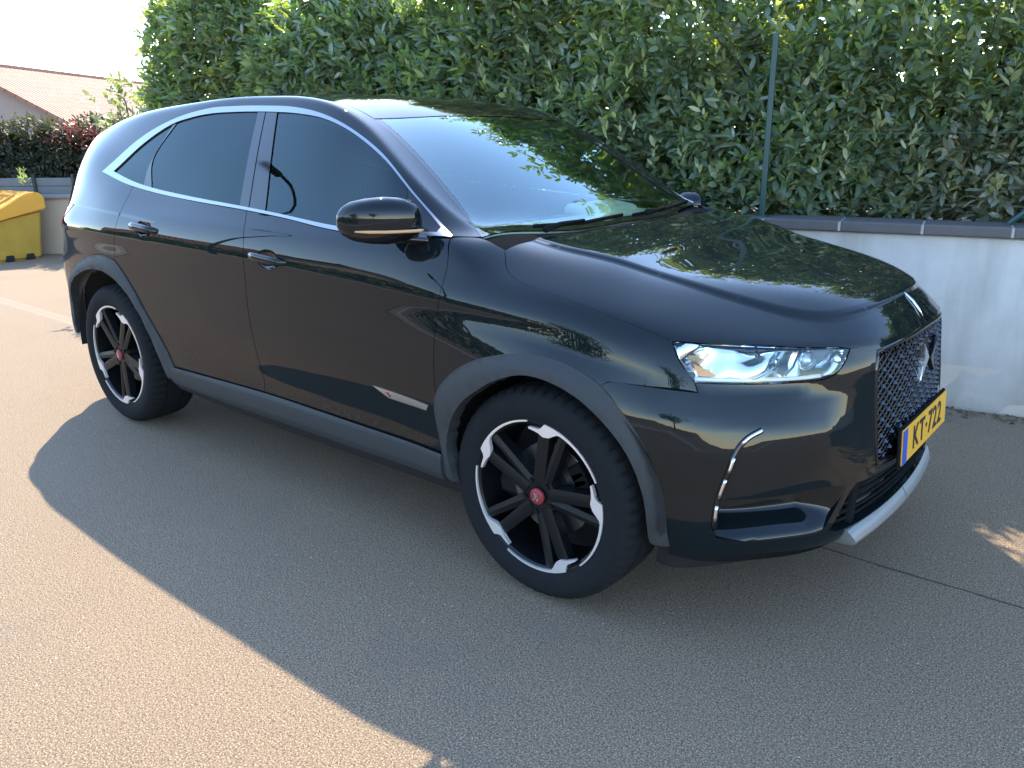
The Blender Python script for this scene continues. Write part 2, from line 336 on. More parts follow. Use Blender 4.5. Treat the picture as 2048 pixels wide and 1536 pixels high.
Q = [np.concatenate(q) for q in zip(Q, Q2)]
leaves('foliage', *Q, leaf_mat('photinia_leaf', (.020, .026, .017), (.028, .034, .020), (.040, .040, .024), (.9, .9, .3), .65, (.06, .025, .02)), ph, rng=rng)
n = 60; a = rng.normal(1.02, .16, n); bb = rng.uniform(.25, .6, n); z = 1.50+rng.normal(0, .10, n)-np.abs(a-1.08)*.2
Q = shoots(np.c_[C0.x+E1.x*a+E2.x*bb, C0.y+E1.y*a+E2.y*bb, z], np.tile(np.array([-E2.x, -E2.y, .2])*.6, (n, 1)), 6, .075, .026, .9, rng)
leaves('red_shoots', *Q, leaf_mat('photinia_young_leaf', (.13, .03, .028), (.17, .045, .04), (.2, .07, .055), (.6, .4, .3), .35), ph, rng=rng)
wd = thing('yellow_weed', 'small yellow green weed poking over the grey board fence', 'plant', ep(.46, -.03, .98))
Q = shoots(rng.normal(0, .03, (7, 3)), np.tile(np.array([0, -.2, .5]), (7, 1)), 6, .07, .022, 1.0, rng)
leaves('weed_leaves', *Q, leaf_mat('weed_leaf', (.35, .36, .08), (.45, .45, .12), (.5, .5, .2), (.8, .8, .4), .5), wd, rng=rng)
# yellow grit bin: tapered tub with black blocks as the shade of skirt openings, and a sloping lid
gb = thing('grit_bin', 'yellow plastic grit bin with a sloping lid standing against the beige wall', 'bin')
M_YL = simple('yellow_lid_plastic', (.62, .28, .022), .42, .08, 8, .05); M_YT = simple('dusty_yellow_plastic', (.42, .25, .032), .55, .25, 5, .1); M_DK = simple('slot_shade_black', (.01, .01, .01), .9)
BO = ep(.46, -.08, 0); BR = Matrix.Rotation(RZE-rad(35), 3, 'Z')
def bl(x, y, z): return BO+BR @ Vector((x, y, z))                # x along the back, y towards the drive is negative
bm = bmesh.new()
tub = [(-.44, -.02), (.44, -.02), (.44, -.66), (-.44, -.66)]
lo = [bm.verts.new(bl(x*.86, (y+.34)*.84-.34, .0)) for x, y in tub]; hi = [bm.verts.new(bl(x, y, .50 if y < -.3 else .60)) for x, y in tub]
bm.faces.new(lo[::-1]); bm.faces.new(hi)
for i in range(4): bm.faces.new((lo[i], lo[(i+1) % 4], hi[(i+1) % 4], hi[i]))
bmesh.ops.bevel(bm, geom=list(bm.edges), offset=.03, segments=3, affect='EDGES')
new_obj('tub', mesh_bm('tub', bm, True, 40), M_YT, gb)
bm = bmesh.new()
for x, y, sx, sy in ((-.20, -.605, .09, .06), (.02, -.605, .09, .06), (.2, -.605, .09, .06), (.378, -.22, .06, .09), (.378, -.46, .06, .09)):
    bm = bmesh.new(); add_box(bm, bl(x, y, .035), (sx, sy, .08), BR, .01, 1); new_obj('slot_shade_block', mesh_bm('slot_shade_block', bm), M_DK, gb)
bm = bmesh.new()
sec = [(.02, .60), (.02, .76), (-.06, .815), (-.20, .80), (-.60, .60), (-.73, .545), (-.735, .47), (-.70, .46), (-.66, .50)]
L_ = [bm.verts.new(bl(-.49, y, z)) for y, z in sec]; R_ = [bm.verts.new(bl(.49, y, z)) for y, z in sec]
bm.faces.new(L_); bm.faces.new(R_[::-1]); n = len(sec)
for i in range(n): bm.faces.new((L_[i], R_[i], R_[(i+1) % n], L_[(i+1) % n]))
bmesh.ops.bevel(bm, geom=list(bm.edges), offset=.018, segments=3, affect='EDGES')
ld = new_obj('lid', mesh_bm('lid', bm, True, 40), M_YL, gb)
bm = bmesh.new(); T2 = BR @ Matrix.Rotation(math.atan2(.20, .40), 3, 'X')
for x in (-.30, .30): add_box(bm, bl(x, -.40, .710), (.05, .34, .03), T2, .012, 2)
add_box(bm, bl(0, -.25, .780), (.60, .05, .03), T2, .012, 2); new_obj('lid_ribs', mesh_bm('lid_ribs', bm, True, 40), M_YL, ld)

def roof_tiles(name, c0, c1):
    b = NB(name); v = b.obj(); x, y, z = b.sep(v)
    w1 = b.math('SINE', b.math('MULTIPLY', x, 2*math.pi/.22)); row = b.math('FRACT', b.math('MULTIPLY', y, 1/.33))
    n = b.noise(v, 3, 4, .7); cell = b.n('TexVoronoi'); cell.inputs['Scale'].default_value = 4.2; b.t.links.new(v, cell.inputs['Vector'])
    c = b.mix(n, c0, c1); c = b.mix(b.math('MULTIPLY', b.sep(cell.outputs['Color'])[0], .45), c, (.30, .17, .11)); c = b.mix(b.math('MULTIPLY', b.math('GREATER_THAN', row, .88), .6), c, (.07, .035, .026))
    h = b.math('ADD', b.math('MULTIPLY', w1, .5), b.math('MULTIPLY', row, .8)); b.pbr(c, .85, b.bump(h, .8, .04)); return b.m
M_ROOF = roof_tiles('clay_roof_tiles', (.19, .072, .043), (.26, .115, .075))
def gable_house(name, label, org, rz, half, length, eave, rise, wallmat, over=.35, group=None, win=()):
    """ridge runs along local y from the gable at y=0; x across"""
    h = thing(name, label, 'house', org, rz, group)
    bm = bmesh.new(); pr = [(-half, 0), (half, 0), (half, eave), (0, eave+rise*half/(half+over)*1.0), (-half, eave)]
    add_prism(bm, pr, 0, length, lambda u, v, w_: (u, w_, v)); new_obj('wall', mesh_bm('wall', bm), wallmat, h)
    sl = rise/(half+over); e = half+over; ze = eave-sl*over+.05
    for sg in (1, -1):
        bm = bmesh.new(); L_ = math.hypot(e, e*sl); add_box(bm, (0, 0, 0), (length+2*over, L_, .09)); o = new_obj('roof', mesh_bm('roof', bm), M_ROOF, h)
        ang = math.atan(sl); ux = Vector((-sg*math.cos(ang), 0, math.sin(ang))); al = Vector((0, sg*1.0, 0)); nz = al.cross(ux)
        o.matrix_local = Matrix(((al.x, ux.x, nz.x, sg*e/2), (al.y, ux.y, nz.y, length/2), (al.z, ux.z, nz.z, ze+e*sl/2+.03), (0, 0, 0, 1)))
    bm = bmesh.new(); add_tube(bm, [(0, -over, ze+e*sl+.05), (0, length+over, ze+e*sl+.05)], .10, 8); new_obj('ridge_tiles', mesh_bm('ridge_tiles', bm), M_ROOF, h)
    mg_ = simple('grey_gutter', (.17, .175, .18), .5)
    for sg in (1, -1):
        bm = bmesh.new(); add_tube(bm, [(sg*(e+.05), -over, ze+.02), (sg*(e+.05), length+over, ze+.02)], .07, 8); new_obj('gutter', mesh_bm('gutter', bm), mg_, h)
    for (x, z, wx, wz) in win:
        bm = bmesh.new(); add_box(bm, (x, -.03, z), (wx+.14, .08, wz+.14)); f = new_obj('window', mesh_bm('window', bm), M_BOARD, h)
        bm = bmesh.new(); add_box(bm, (x, -.075, z), (wx, .02, wz)); new_obj('pane', mesh_bm('pane', bm), simple('house_window', (.01, .013, .017), .08), f)
    return h
# camera-axis frame used for the far left house: X right, D away
FX = Vector((.7692, .6390, 0)); FD = Vector((-.6390, .7692, 0)); CP = Vector((2.8065, -2.7571, 0))
def cx(X, D): return CP+FX*X+FD*D
M_TAUPE = simple('taupe_render', (.27, .205, .17), .9, .06, 2, .2)
ridge0 = cx(-16.35, 26); rzh = math.atan2(FX.y, FX.x)+rad(-4.2)*0
gable_house('house', 'taupe gabled house with a red tiled roof beyond the hedge at far left', (ridge0.x, ridge0.y, -.8), rzh-rad(3.2), 3.25, 15.0, 2.60, 1.93, M_TAUPE)
sb = thing('olive_shrub', 'small pale green shrub beside the left end of the laurel hedge', 'shrub', (-5.05, .98, 0))
rng = np.random.default_rng(8); n = 60
pc = np.c_[rng.normal(-.10, .11, n), rng.normal(.25, .15, n), rng.uniform(1.45, 1.98, n)]
Q = shoots(pc, np.tile(np.array([-.4, -.3, .5]), (n, 1)), 7, .085, .036, 1.0, rng)
leaves('foliage', *Q, leaf_mat('pale_leaf', (.08, .10, .045), (.11, .13, .055), (.15, .16, .08), (.9, 1.0, .4), .4), sb, rng=rng)
bm = bmesh.new()
for k in range(7): add_tube(bm, [(0, .25, .0), (rng.uniform(-.1, .05), .25, 1.0), (rng.uniform(-.22, .05), rng.uniform(.1, .4), rng.uniform(1.6, 1.9))], [.014, .009, .003], 5)
new_obj('stem', mesh_bm('stem', bm), M_BARK, sb)

# ------------------------------------------------------------------ the other side of the street (seen mirrored in the paint)
M_KERB = simple('pale_kerb_stone', (.30, .28, .25), .85, .1, 6, .2)
bm = bmesh.new(); add_box(bm, (-8, -7.9, .065), (70, .42, .13), None, .02, 2); kb = new_obj('kerb', mesh_bm('kerb', bm), M_KERB); tag(kb, kind='structure')
bm = bmesh.new(); add_box(bm, (-8, -9.28, .055), (70, 2.32, .11)); pv = new_obj('pavement', mesh_bm('pavement', bm), simple('pavement_asphalt', (.16, .14, .12), .9, .2, 5, .2)); tag(pv, kind='structure')
sh_ = thing('street_hedge', 'dark clipped hedge along the far side of the street mirrored in the car doors', 'hedge')
rng = np.random.default_rng(21); n = 3600; xx = rng.uniform(-30, 0, n); zz = rng.uniform(.1, 2.0, n)+.25*np.sin(xx*.6)+.10*np.sin(xx*1.7); yy = -10.2+rng.normal(0, .22, n)+.5*(rng.uniform(0, 1, n)-.5)
Q = shoots(np.c_[xx, yy, zz], np.tile(np.array([0, .6, .2]), (n, 1)), 6, .20, .09, 1.1, rng)
leaves('foliage', *Q, leaf_mat('street_hedge_leaf', (.025, .045, .02), (.035, .06, .024), (.05, .075, .03), (1, 1.2, .3), .4), sh_, rng=rng)
gable_house('house', 'beige house with a red roof across the street mirrored in the rear door', (-29, -13.5, 0), rad(180+25), 4.6, 10, 2.7, 2.2, M_BEIGE, win=[(-1.6, 1.4, 1.2, 1.2), (1.5, 1.4, 1.2, 1.2)])
gable_house('house', 'long beige house across the street mirrored along the front door', (-18.5, -17.5, 0), rad(180-8), 6.5, 9, 2.6, 2.3, M_BEIGE, win=[(-3, 1.4, 1.4, 1.2), (0, 1.4, 1.4, 1.2), (3.2, 1.3, 1.2, 1.4)])
def lamp(name, label, x, y, rz, H):
    t = thing(name, label, 'street lamp', (x, y, 0), rz, None); m = simple('dark_lamp_post', (.02, .03, .03), .4)
    bm = bmesh.new(); add_tube(bm, [(0, 0, 0), (0, 0, .9), (0, 0, .92), (0, 0, H-.8)], [.08, .075, .055, .045], 10); new_obj('pole', mesh_bm('pole', bm), m, t)
    bm = bmesh.new(); add_tube(bm, [(0, 0, H-.85), (.06, 0, H-.4), (.3, 0, H-.08), (.7, 0, H+.02), (1.1, 0, H)], .032, 8); ar = new_obj('arm', mesh_bm('arm', bm), m, t)
    bm = bmesh.new(); add_box(bm, (1.25, 0, H-.02), (.55, .22, .10), None, .04, 2); new_obj('lamp_head', mesh_bm('lamp_head', bm), m, ar)
lamp('street_lamp', 'curved street lamp mirrored in the front door window', -9.3, -6.5, rad(100), 6.2)
lamp('street_lamp', 'curved street lamp across the street mirrored in the front wing', -7.6, -11.9, rad(60), 5.2)
def tree(name, label, x, y, H, R_, seed, group=None):
    r = np.random.default_rng(seed); t = thing(name, label, 'tree', (x, y, 0), 0, group)
    bm = bmesh.new(); add_tube(bm, [(0, 0, 0), (.05, 0, H*.3), (0, .05, H*.55), (0, 0, H*.8)], [.18, .14, .10, .04], 8)
    for k in range(7):
        a = k*.9; add_tube(bm, [(0, 0, H*(.3+.06*k)), (math.cos(a)*R_*.4, math.sin(a)*R_*.4, H*(.45+.06*k)), (math.cos(a)*R_*.8, math.sin(a)*R_*.8, H*(.55+.055*k))], [.07, .045, .015], 6)
    new_obj('trunk', mesh_bm('trunk', bm), M_BARK, t)
    n = 900; cl = r.normal(0, 1, (26, 3)); cl /= np.linalg.norm(cl, axis=1)[:, None]; cl *= r.uniform(.35, 1, (26, 1)); q = cl[r.integers(0, 26, n)]+r.normal(0, .22, (n, 3))
    P_ = q*np.array([R_, R_, H*.33])+np.array([0, 0, H*.66])
    Q = shoots(P_, r.normal(0, .6, (n, 3)), 6, .24, .11, 1.1, r); leaves('crown', *Q, leaf_mat('tree_leaf', (.03, .05, .018), (.045, .075, .022), (.07, .10, .03), (1.2, 1.6, .3), .4), t, rng=r)
tree('street_tree', 'leafy tree across the street mirrored low in the front wing', -3.5, -19, 5.5, 2.6, 1)
tree('street_tree', 'wide leafy tree across the street mirrored in the front bumper', 9, -20, 6.5, 3.4, 2)
# ------------------------------------------------------------------ car: the smooth master surface all panels are laid on
def pch(xs, ys):
    xs = np.array(xs, float); ys = np.array(ys, float); o = np.argsort(xs); xs, ys = xs[o], ys[o]
    h = np.diff(xs); d = np.diff(ys)/h; m = np.zeros(len(xs))
    for i in range(1, len(xs)-1):
        if d[i-1]*d[i] > 0:
            w1, w2 = 2*h[i]+h[i-1], h[i]+2*h[i-1]; m[i] = (w1+w2)/(w1/d[i-1]+w2/d[i])
    m[0], m[-1] = d[0], d[-1]
    def f(x):
        x = min(max(x, xs[0]), xs[-1]); i = min(max(int(np.searchsorted(xs, x))-1, 0), len(h)-1)
        t = (x-xs[i])/h[i]
        return ((1+2*t)*(1-t)**2*ys[i]+t*(1-t)**2*h[i]*m[i]+t*t*(3-2*t)*ys[i+1]+t*t*(t-1)*h[i]*m[i+1])
    return f
# rows of the half section: (x, y, z) samples; y is the half width (mirrored afterwards)
ROWS = {
 0: [(-1.95,.80,.30),(-1.37,.84,.24),(0,.86,.21),(1.0,.86,.21),(1.37,.85,.20),(1.75,.80,.19)],
 1: [(-1.95,.86,.40),(-1.37,.925,.36),(-.6,.918,.325),(0,.91,.325),(.8,.912,.325),(1.1,.925,.325),(1.37,.925,.32),(1.75,.885,.30)],
 2: [(-1.95,.87,.54),(-1.37,.945,.50),(-.6,.926,.47),(0,.912,.47),(.8,.914,.47),(1.12,.935,.47),(1.37,.945,.47),(1.75,.91,.44)],
 3: [(-1.95,.873,.70),(-1.82,.910,.695),(-1.37,.945,.68),(-.6,.932,.64),(0,.929,.61),(.8,.933,.61),(1.37,.945,.62),(1.75,.895,.58)],
 4: [(-1.95,.868,.85),(-1.82,.905,.85),(-1.37,.94,.85),(-.6,.93,.84),(0,.925,.83),(.8,.925,.81),(1.15,.93,.785),(1.37,.93,.765),(1.75,.872,.70)],
 5: [(-1.95,.842,.95),(-1.82,.897,.952),(-1.37,.932,.955),(-.6,.928,.945),(0,.923,.93),(.8,.917,.90),(1.15,.908,.88),(1.37,.90,.855),(1.75,.85,.785)],
 6: [(-1.95,.838,1.005),(-1.82,.894,1.01),(-1.37,.928,1.015),(-.6,.925,1.005),(0,.921,.99),(.8,.914,.955),(1.15,.903,.93),(1.37,.893,.905),(1.75,.84,.83)],
 7: [(-1.95,.81,1.06),(-1.82,.862,1.075),(-1.37,.893,1.10),(-.6,.897,1.085),(0,.896,1.075),(.8,.887,1.05),(1.15,.877,.99),(1.37,.868,.963),(1.75,.812,.885)],
 8: [(-2.0,.765,1.13),(-1.82,.812,1.165),(-1.65,.826,1.20),(-1.37,.835,1.205),(-.95,.84,1.175),(-.5,.848,1.155),(0,.853,1.142),(.5,.858,1.12),(.95,.848,1.104),(1.05,.845,1.068),(1.15,.834,1.038),(1.37,.82,1.005),(1.75,.755,.927)],
 9: [(-2.0,.71,1.25),(-1.82,.752,1.295),(-1.65,.762,1.33),(-1.37,.765,1.33),(-.95,.762,1.34),(-.5,.757,1.345),(0,.76,1.335),(.4,.775,1.29),(.75,.805,1.205),(.95,.79,1.13),(1.05,.772,1.108),(1.15,.757,1.088),(1.37,.735,1.049),(1.75,.665,.956)],
 10: [(-2.0,.625,1.385),(-1.82,.664,1.425),(-1.65,.675,1.455),(-1.37,.668,1.505),(-.95,.655,1.54),(-.5,.642,1.562),(-.1,.648,1.556),(.15,.66,1.525),(.4,.690,1.443),(.75,.752,1.262),(.95,.725,1.142),(1.15,.675,1.108),(1.37,.645,1.073),(1.75,.575,.98)],
 11: [(-2.0,.50,1.455),(-1.65,.56,1.525),(-1.37,.565,1.56),(-.95,.57,1.59),(-.5,.57,1.603),(-.1,.57,1.592),(.15,.575,1.556),(.4,.60,1.464),(.75,.655,1.262),(.95,.63,1.142),(1.15,.555,1.113),(1.37,.52,1.081),(1.75,.45,.998)],
 12: [(-2.0,.27,1.475),(-1.65,.29,1.548),(-1.37,.29,1.583),(-.95,.30,1.610),(-.5,.30,1.619),(-.1,.30,1.604),(.15,.30,1.572),(.4,.31,1.482),(.75,.33,1.283),(.95,.32,1.158),(1.05,.30,1.108),(1.15,.28,1.114),(1.37,.26,1.09),(1.75,.225,1.013)],
 13: [(-2.0,0,1.48),(-1.65,0,1.553),(-1.37,0,1.588),(-.95,0,1.615),(-.5,0,1.623),(-.1,0,1.608),(.15,0,1.576),(.4,0,1.490),(.75,0,1.295),(.95,0,1.167),(1.05,0,1.112),(1.15,0,1.117),(1.37,0,1.093),(1.75,0,1.017)],
}
XS = [-1.95,-1.82,-1.64,-1.37,-1.1,-.82,-.54,-.26,0,.22,.42,.62,.80,.95,1.05,1.15,1.28,1.45,1.62]
A = 8; M = 13
# front fascia: rows 0..8 by columns (outer corner .. centre line)
FC = [.80,.665,.50,.34,.17,0]
FCY = [.80,.80,.80,.80,.80,.798,.793,.786,.775]
FZ = [.19,.285,.40,.54,.68,.765,.81,.85,.885]
FPLAN = [[2.12,2.115,2.09,2.04,1.95,1.83],[2.20,2.195,2.178,2.14,2.035,1.905],[2.226,2.221,2.20,2.148,2.058,1.93],
         [2.238,2.233,2.207,2.148,2.05,1.91],[2.238,2.231,2.196,2.128,2.02,1.865],[2.232,2.225,2.187,2.112,1.99,1.835],
         [2.226,2.219,2.18,2.102,1.98,1.82],[2.215,2.208,2.167,2.087,1.962,1.805],[2.19,2.18,2.138,2.055,1.932,1.788]]
HOOD2 = {9:(.655,.943,1.80),10:(.51,.964,1.89),11:(.36,.977,1.97),12:(.18,.983,2.02),13:(0,.986,2.035)}
# rear face
RC = [.70,.62,.46,.31,.155,0]
RZ = [.30,.38,.52,.68,.82,.91,.97,1.03,1.08]
RPLAN = [[-2.22,-2.215,-2.20,-2.16,-2.10,-2.01],[-2.28,-2.275,-2.26,-2.225,-2.165,-2.07],[-2.295,-2.29,-2.275,-2.24,-2.185,-2.095],
         [-2.295,-2.29,-2.275,-2.245,-2.19,-2.105],[-2.275,-2.27,-2.26,-2.235,-2.187,-2.107],[-2.265,-2.26,-2.255,-2.23,-2.185,-2.107],[-2.26,-2.258,-2.25,-2.225,-2.18,-2.105],
         [-2.25,-2.248,-2.24,-2.215,-2.17,-2.095],[-2.225,-2.222,-2.215,-2.195,-2.15,-2.07]]
HATCH = {8:(.745,1.10,-2.045),9:(.69,1.20,-2.055),10:(.61,1.265,-2.085),11:(.48,1.30,-2.11),12:(.25,1.315,-2.12),13:(0,1.32,-2.125)}
def build_master_cage():
    P = {}; V = []; F = []
    fy = {j: pch([a[0] for a in r], [a[1] for a in r]) for j, r in ROWS.items()}
    fz = {j: pch([a[0] for a in r], [a[2] for a in r]) for j, r in ROWS.items()}
    def add(key, x, y, z):
        for s in (1, -1):
            if y < 1e-6 and s < 0: P[key, -1] = P[key, 1]; continue
            P[key, s] = len(V); V.append((x, s*y, z))
    n = len(XS); L = n
    for i, x in enumerate(XS):
        for j in range(M+1): add((i, j), x, fy[j](x), fz[j](x))
    for r in range(A+1):
        for c in range(6):
            add(('f', r, c), FPLAN[r][5-c], FCY[r] if c == 0 else FC[c], FZ[r])
            add(('r', r, c), RPLAN[r][5-c], RC[c], RZ[r])
    for j in range(A+1):                                  # one more station just before the fascia corner
        x = XS[-1]; add((L, j), (x+FPLAN[j][5])/2, (fy[j](x)+FCY[j])/2+.008, (fz[j](x)+FZ[j])/2)
    for j in range(A+1, M+1): add((L, j), HOOD2[j][2], HOOD2[j][0], HOOD2[j][1])
    for j in range(A, M+1): add((-1, j), HATCH[j][2], HATCH[j][0], HATCH[j][1])
    for j in range(A):
        x = XS[0]; add((-1, j), (x+RPLAN[j][5])/2, (fy[j](x)+RC[0])/2+.004, (fz[j](x)+RZ[j])/2)
    def q(a, b, c, d):
        F.append((P[d, 1], P[c, 1], P[b, 1], P[a, 1])); F.append((P[a, -1], P[b, -1], P[c, -1], P[d, -1]))
    for i in range(-1, L):
        for j in range(M): q((i, j), (i+1, j), (i+1, j+1), (i, j+1))
    for j in range(A):
        q((L, j), ('f', j, 0), ('f', j+1, 0), (L, j+1)); q(('r', j, 0), (-1, j), (-1, j+1), ('r', j+1, 0))
        for c in range(5):
            q(('f', j, c), ('f', j, c+1), ('f', j+1, c+1), ('f', j+1, c)); q(('r', j, c+1), ('r', j, c), ('r', j+1, c), ('r', j+1, c+1))
    for j in range(A, M):
        q((L, j), ('f', A, j-A), ('f', A, j-A+1), (L, j+1)); q(('r', A, j-A), (-1, j), (-1, j+1), ('r', A, j-A+1))
    return np.array(V), F
def interpolating(V, F, it=14):
    """move the cage so that the subdivided surface passes through the given points"""
    nv = len(V); E = {}
    for f in F:
        for a, b in zip(f, f[1:]+f[:1]): E[(min(a, b), max(a, b))] = E.get((min(a, b), max(a, b)), 0)+1
    ed = np.array(list(E)); cnt = np.array(list(E.values())); Fa = np.array(F)
    bnd = np.zeros(nv, bool); bnd[ed[cnt == 1].ravel()] = True
    val = np.bincount(ed.ravel(), minlength=nv).astype(float); be = ed[cnt == 1]
    def limit(C):
        se = np.zeros_like(C); np.add.at(se, ed[:, 0], C[ed[:, 1]]); np.add.at(se, ed[:, 1], C[ed[:, 0]])
        sf = np.zeros_like(C)
        for k in range(4): np.add.at(sf, Fa[:, k], C[Fa[:, (k+2) % 4]])
        n = val[:, None]; L = (n*n*C+4*se+sf)/(n*(n+5))
        sb = np.zeros_like(C); np.add.at(sb, be[:, 0], C[be[:, 1]]); np.add.at(sb, be[:, 1], C[be[:, 0]])
        L[bnd] = (4*C[bnd]+sb[bnd])/6
        return L
    C = V.copy()
    for _ in range(it): C += .9*(V-limit(C))
    return C
def make_master(levels=4):
    V, F = build_master_cage(); C = interpolating(V, F)
    me = mesh_np('cage', C, F); o = bpy.data.objects.new('cage', me); COL.objects.link(o)
    sd = o.modifiers.new('s', 'SUBSURF'); sd.levels = levels; sd.use_limit_surface = True
    ev = o.evaluated_get(bpy.context.evaluated_depsgraph_get()); m2 = ev.to_mesh()
    nv = len(m2.vertices); v = np.empty(nv*3); m2.vertices.foreach_get('co', v); nr = np.empty(nv*3); m2.vertices.foreach_get('normal', nr)
    fs = np.empty(len(m2.loops), int); m2.loops.foreach_get('vertex_index', fs)
    v, nr, fs = v.reshape(-1, 3), nr.reshape(-1, 3), fs.reshape(-1, 4)
    ev.to_mesh_clear(); bpy.data.objects.remove(o); bpy.data.meshes.remove(me)
    return v, nr, fs
MV, MN, MF = make_master()
BVH = BVHTree.FromPolygons([tuple(p) for p in MV], [tuple(f) for f in MF])
# ------------------------------------------------------------------ panels laid on the master surface
from mathutils.interpolate import poly_3d_calc
R2 = math.sqrt(.5)
def uv_S(p): return (p[0], p[2])
def uv_D(p): return (p[0], R2*(p[1]+p[2]))
def uv_T(p): return (p[0], p[1])
def uv_Q(p): return (p[1], R2*(p[0]+p[2]))
def uv_F(p): return (math.atan2(-p[1], p[0]-1.2), p[2])
def uv_R(p): return (math.atan2(-p[1], -(p[0]+1.2)), p[2])
def ray_S(u, v): return Vector((u, -4, v)), Vector((0, 1, 0))
def ray_D(u, v): return Vector((u, R2*v-3, R2*v+3)), Vector((0, R2, -R2))
def ray_T(u, v): return Vector((u, v, 4)), Vector((0, 0, -1))
def ray_Q(u, v): return Vector((R2*v-4, u, R2*v+4)), Vector((R2, 0, -R2))
def ray_F(u, v):
    d = Vector((math.cos(u), -math.sin(u), 0)); return Vector((1.2, 0, v))+d*4, -d
def ray_R(u, v):
    d = Vector((-math.cos(u), -math.sin(u), 0)); return Vector((-1.2, 0, v))+d*4, -d
PRJ = {'S': (uv_S, ray_S), 'D': (uv_D, ray_D), 'T': (uv_T, ray_T), 'Q': (uv_Q, ray_Q), 'F': (uv_F, ray_F), 'R': (uv_R, ray_R)}
def hit(prj, u, v):
    o, d = PRJ[prj][1](u, v); loc, nrm, fi, _ = BVH.ray_cast(o, d)
    if loc is None: return None, None
    f = MF[fi]; wts = poly_3d_calc([Vector(MV[k]) for k in f], loc)
    n = Vector((0, 0, 0))
    for k, wt in zip(f, wts): n += Vector(MN[k])*wt
    return loc, n.normalized()
def snap(prj, pts):
    """put rough 3-D points on the master surface"""
    out = []
    for p in pts:
        l, n = hit(prj, *PRJ[prj][0](p)); out.append(tuple(l) if l else tuple(p))
    return out
def SZ(*pts): return snap('S', [(x, -1, z) for x, z in pts])
def crom(pts, step, closed=False):
    """Catmull-Rom through pts (any dimension), sampled about every step"""
    P = [np.array(p, float) for p in pts]
    if len(P) == 2:
        n = max(1, int(np.linalg.norm(P[1]-P[0])/step)); return [P[0]+(P[1]-P[0])*k/n for k in range(n+1)]
    out = []
    n = len(P); rng = range(n if closed else n-1)
    for i in rng:
        p1, p2 = P[i], P[(i+1) % n]
        p0 = P[(i-1) % n] if (closed or i > 0) else 2*p1-p2
        p3 = P[(i+2) % n] if (closed or i < n-2) else 2*p2-p1
        L = np.linalg.norm(p2-p1)
        d1, d0, d2 = max(L, 1e-6)**.5, max(np.linalg.norm(p1-p0), 1e-6)**.5, max(np.linalg.norm(p3-p2), 1e-6)**.5
        m1 = (p2-p1)/d1-((p2-p0)/(d0+d1))+(p1-p0)/d0; m2 = (p3-p2)/d2-((p3-p1)/(d1+d2))+(p2-p1)/d1
        m1, m2 = m1*d1, m2*d1
        k = max(1, int(L/step))
        for t in np.arange(k)/k:
            out.append((2*t**3-3*t**2+1)*p1+(t**3-2*t**2+t)*m1+(-2*t**3+3*t**2)*p2+(t**3-t**2)*m2)
    if not closed: out.append(P[-1])
    return out
def loop(prj, segs, step=.012):
    """closed outline from 3-D segments (smooth inside a segment, corners between) as uv list"""
    uv = PRJ[prj][0]; out = []
    for i, s in enumerate(segs):
        s = [uv(p) for p in s]
        nxt = uv(segs[(i+1) % len(segs)][0])
        c = crom(s, step)
        out += [tuple(p) for p in c]
        a = np.array(out[-1]); b = np.array(nxt); L = np.linalg.norm(b-a)
        if L > step: out += [tuple(a+(b-a)*k/int(L/step+1)) for k in range(1, int(L/step+1))]
    res = []
    for p in out:
        if not res or math.hypot(p[0]-res[-1][0], p[1]-res[-1][1]) > 2e-4: res.append(p)
    if math.hypot(res[0][0]-res[-1][0], res[0][1]-res[-1][1]) < 2e-4: res.pop()
    return res
def inset(poly, d):
    n = len(poly); A = sum(poly[i][0]*poly[(i+1) % n][1]-poly[(i+1) % n][0]*poly[i][1] for i in range(n)); s = 1 if A > 0 else -1
    out = []
    for i in range(n):
        a, b, c = np.array(poly[i-1]), np.array(poly[i]), np.array(poly[(i+1) % n])
        t1 = (b-a)/max(np.linalg.norm(b-a), 1e-9); t2 = (c-b)/max(np.linalg.norm(c-b), 1e-9)
        n1 = np.array((-t1[1], t1[0]))*s; n2 = np.array((-t2[1], t2[0]))*s; m = n1+n2; L = np.linalg.norm(m)
        m = m/L if L > 1e-6 else n1; k = min(1/max(m@n1, .4), 2.0)
        out.append(tuple(b+m*d*k))
    return out
def inside(P, poly):
    P = np.atleast_2d(P); r = np.zeros(len(P), bool); q = np.array(poly); n = len(q)
    for i in range(n):
        a, b = q[i], q[(i+1) % n]
        c = ((a[1] > P[:, 1]) != (b[1] > P[:, 1]))
        if c.any(): r ^= c & (P[:, 0] < (b[0]-a[0])*(P[:, 1]-a[1])/(b[1]-a[1]+1e-15)+a[0])
    return r
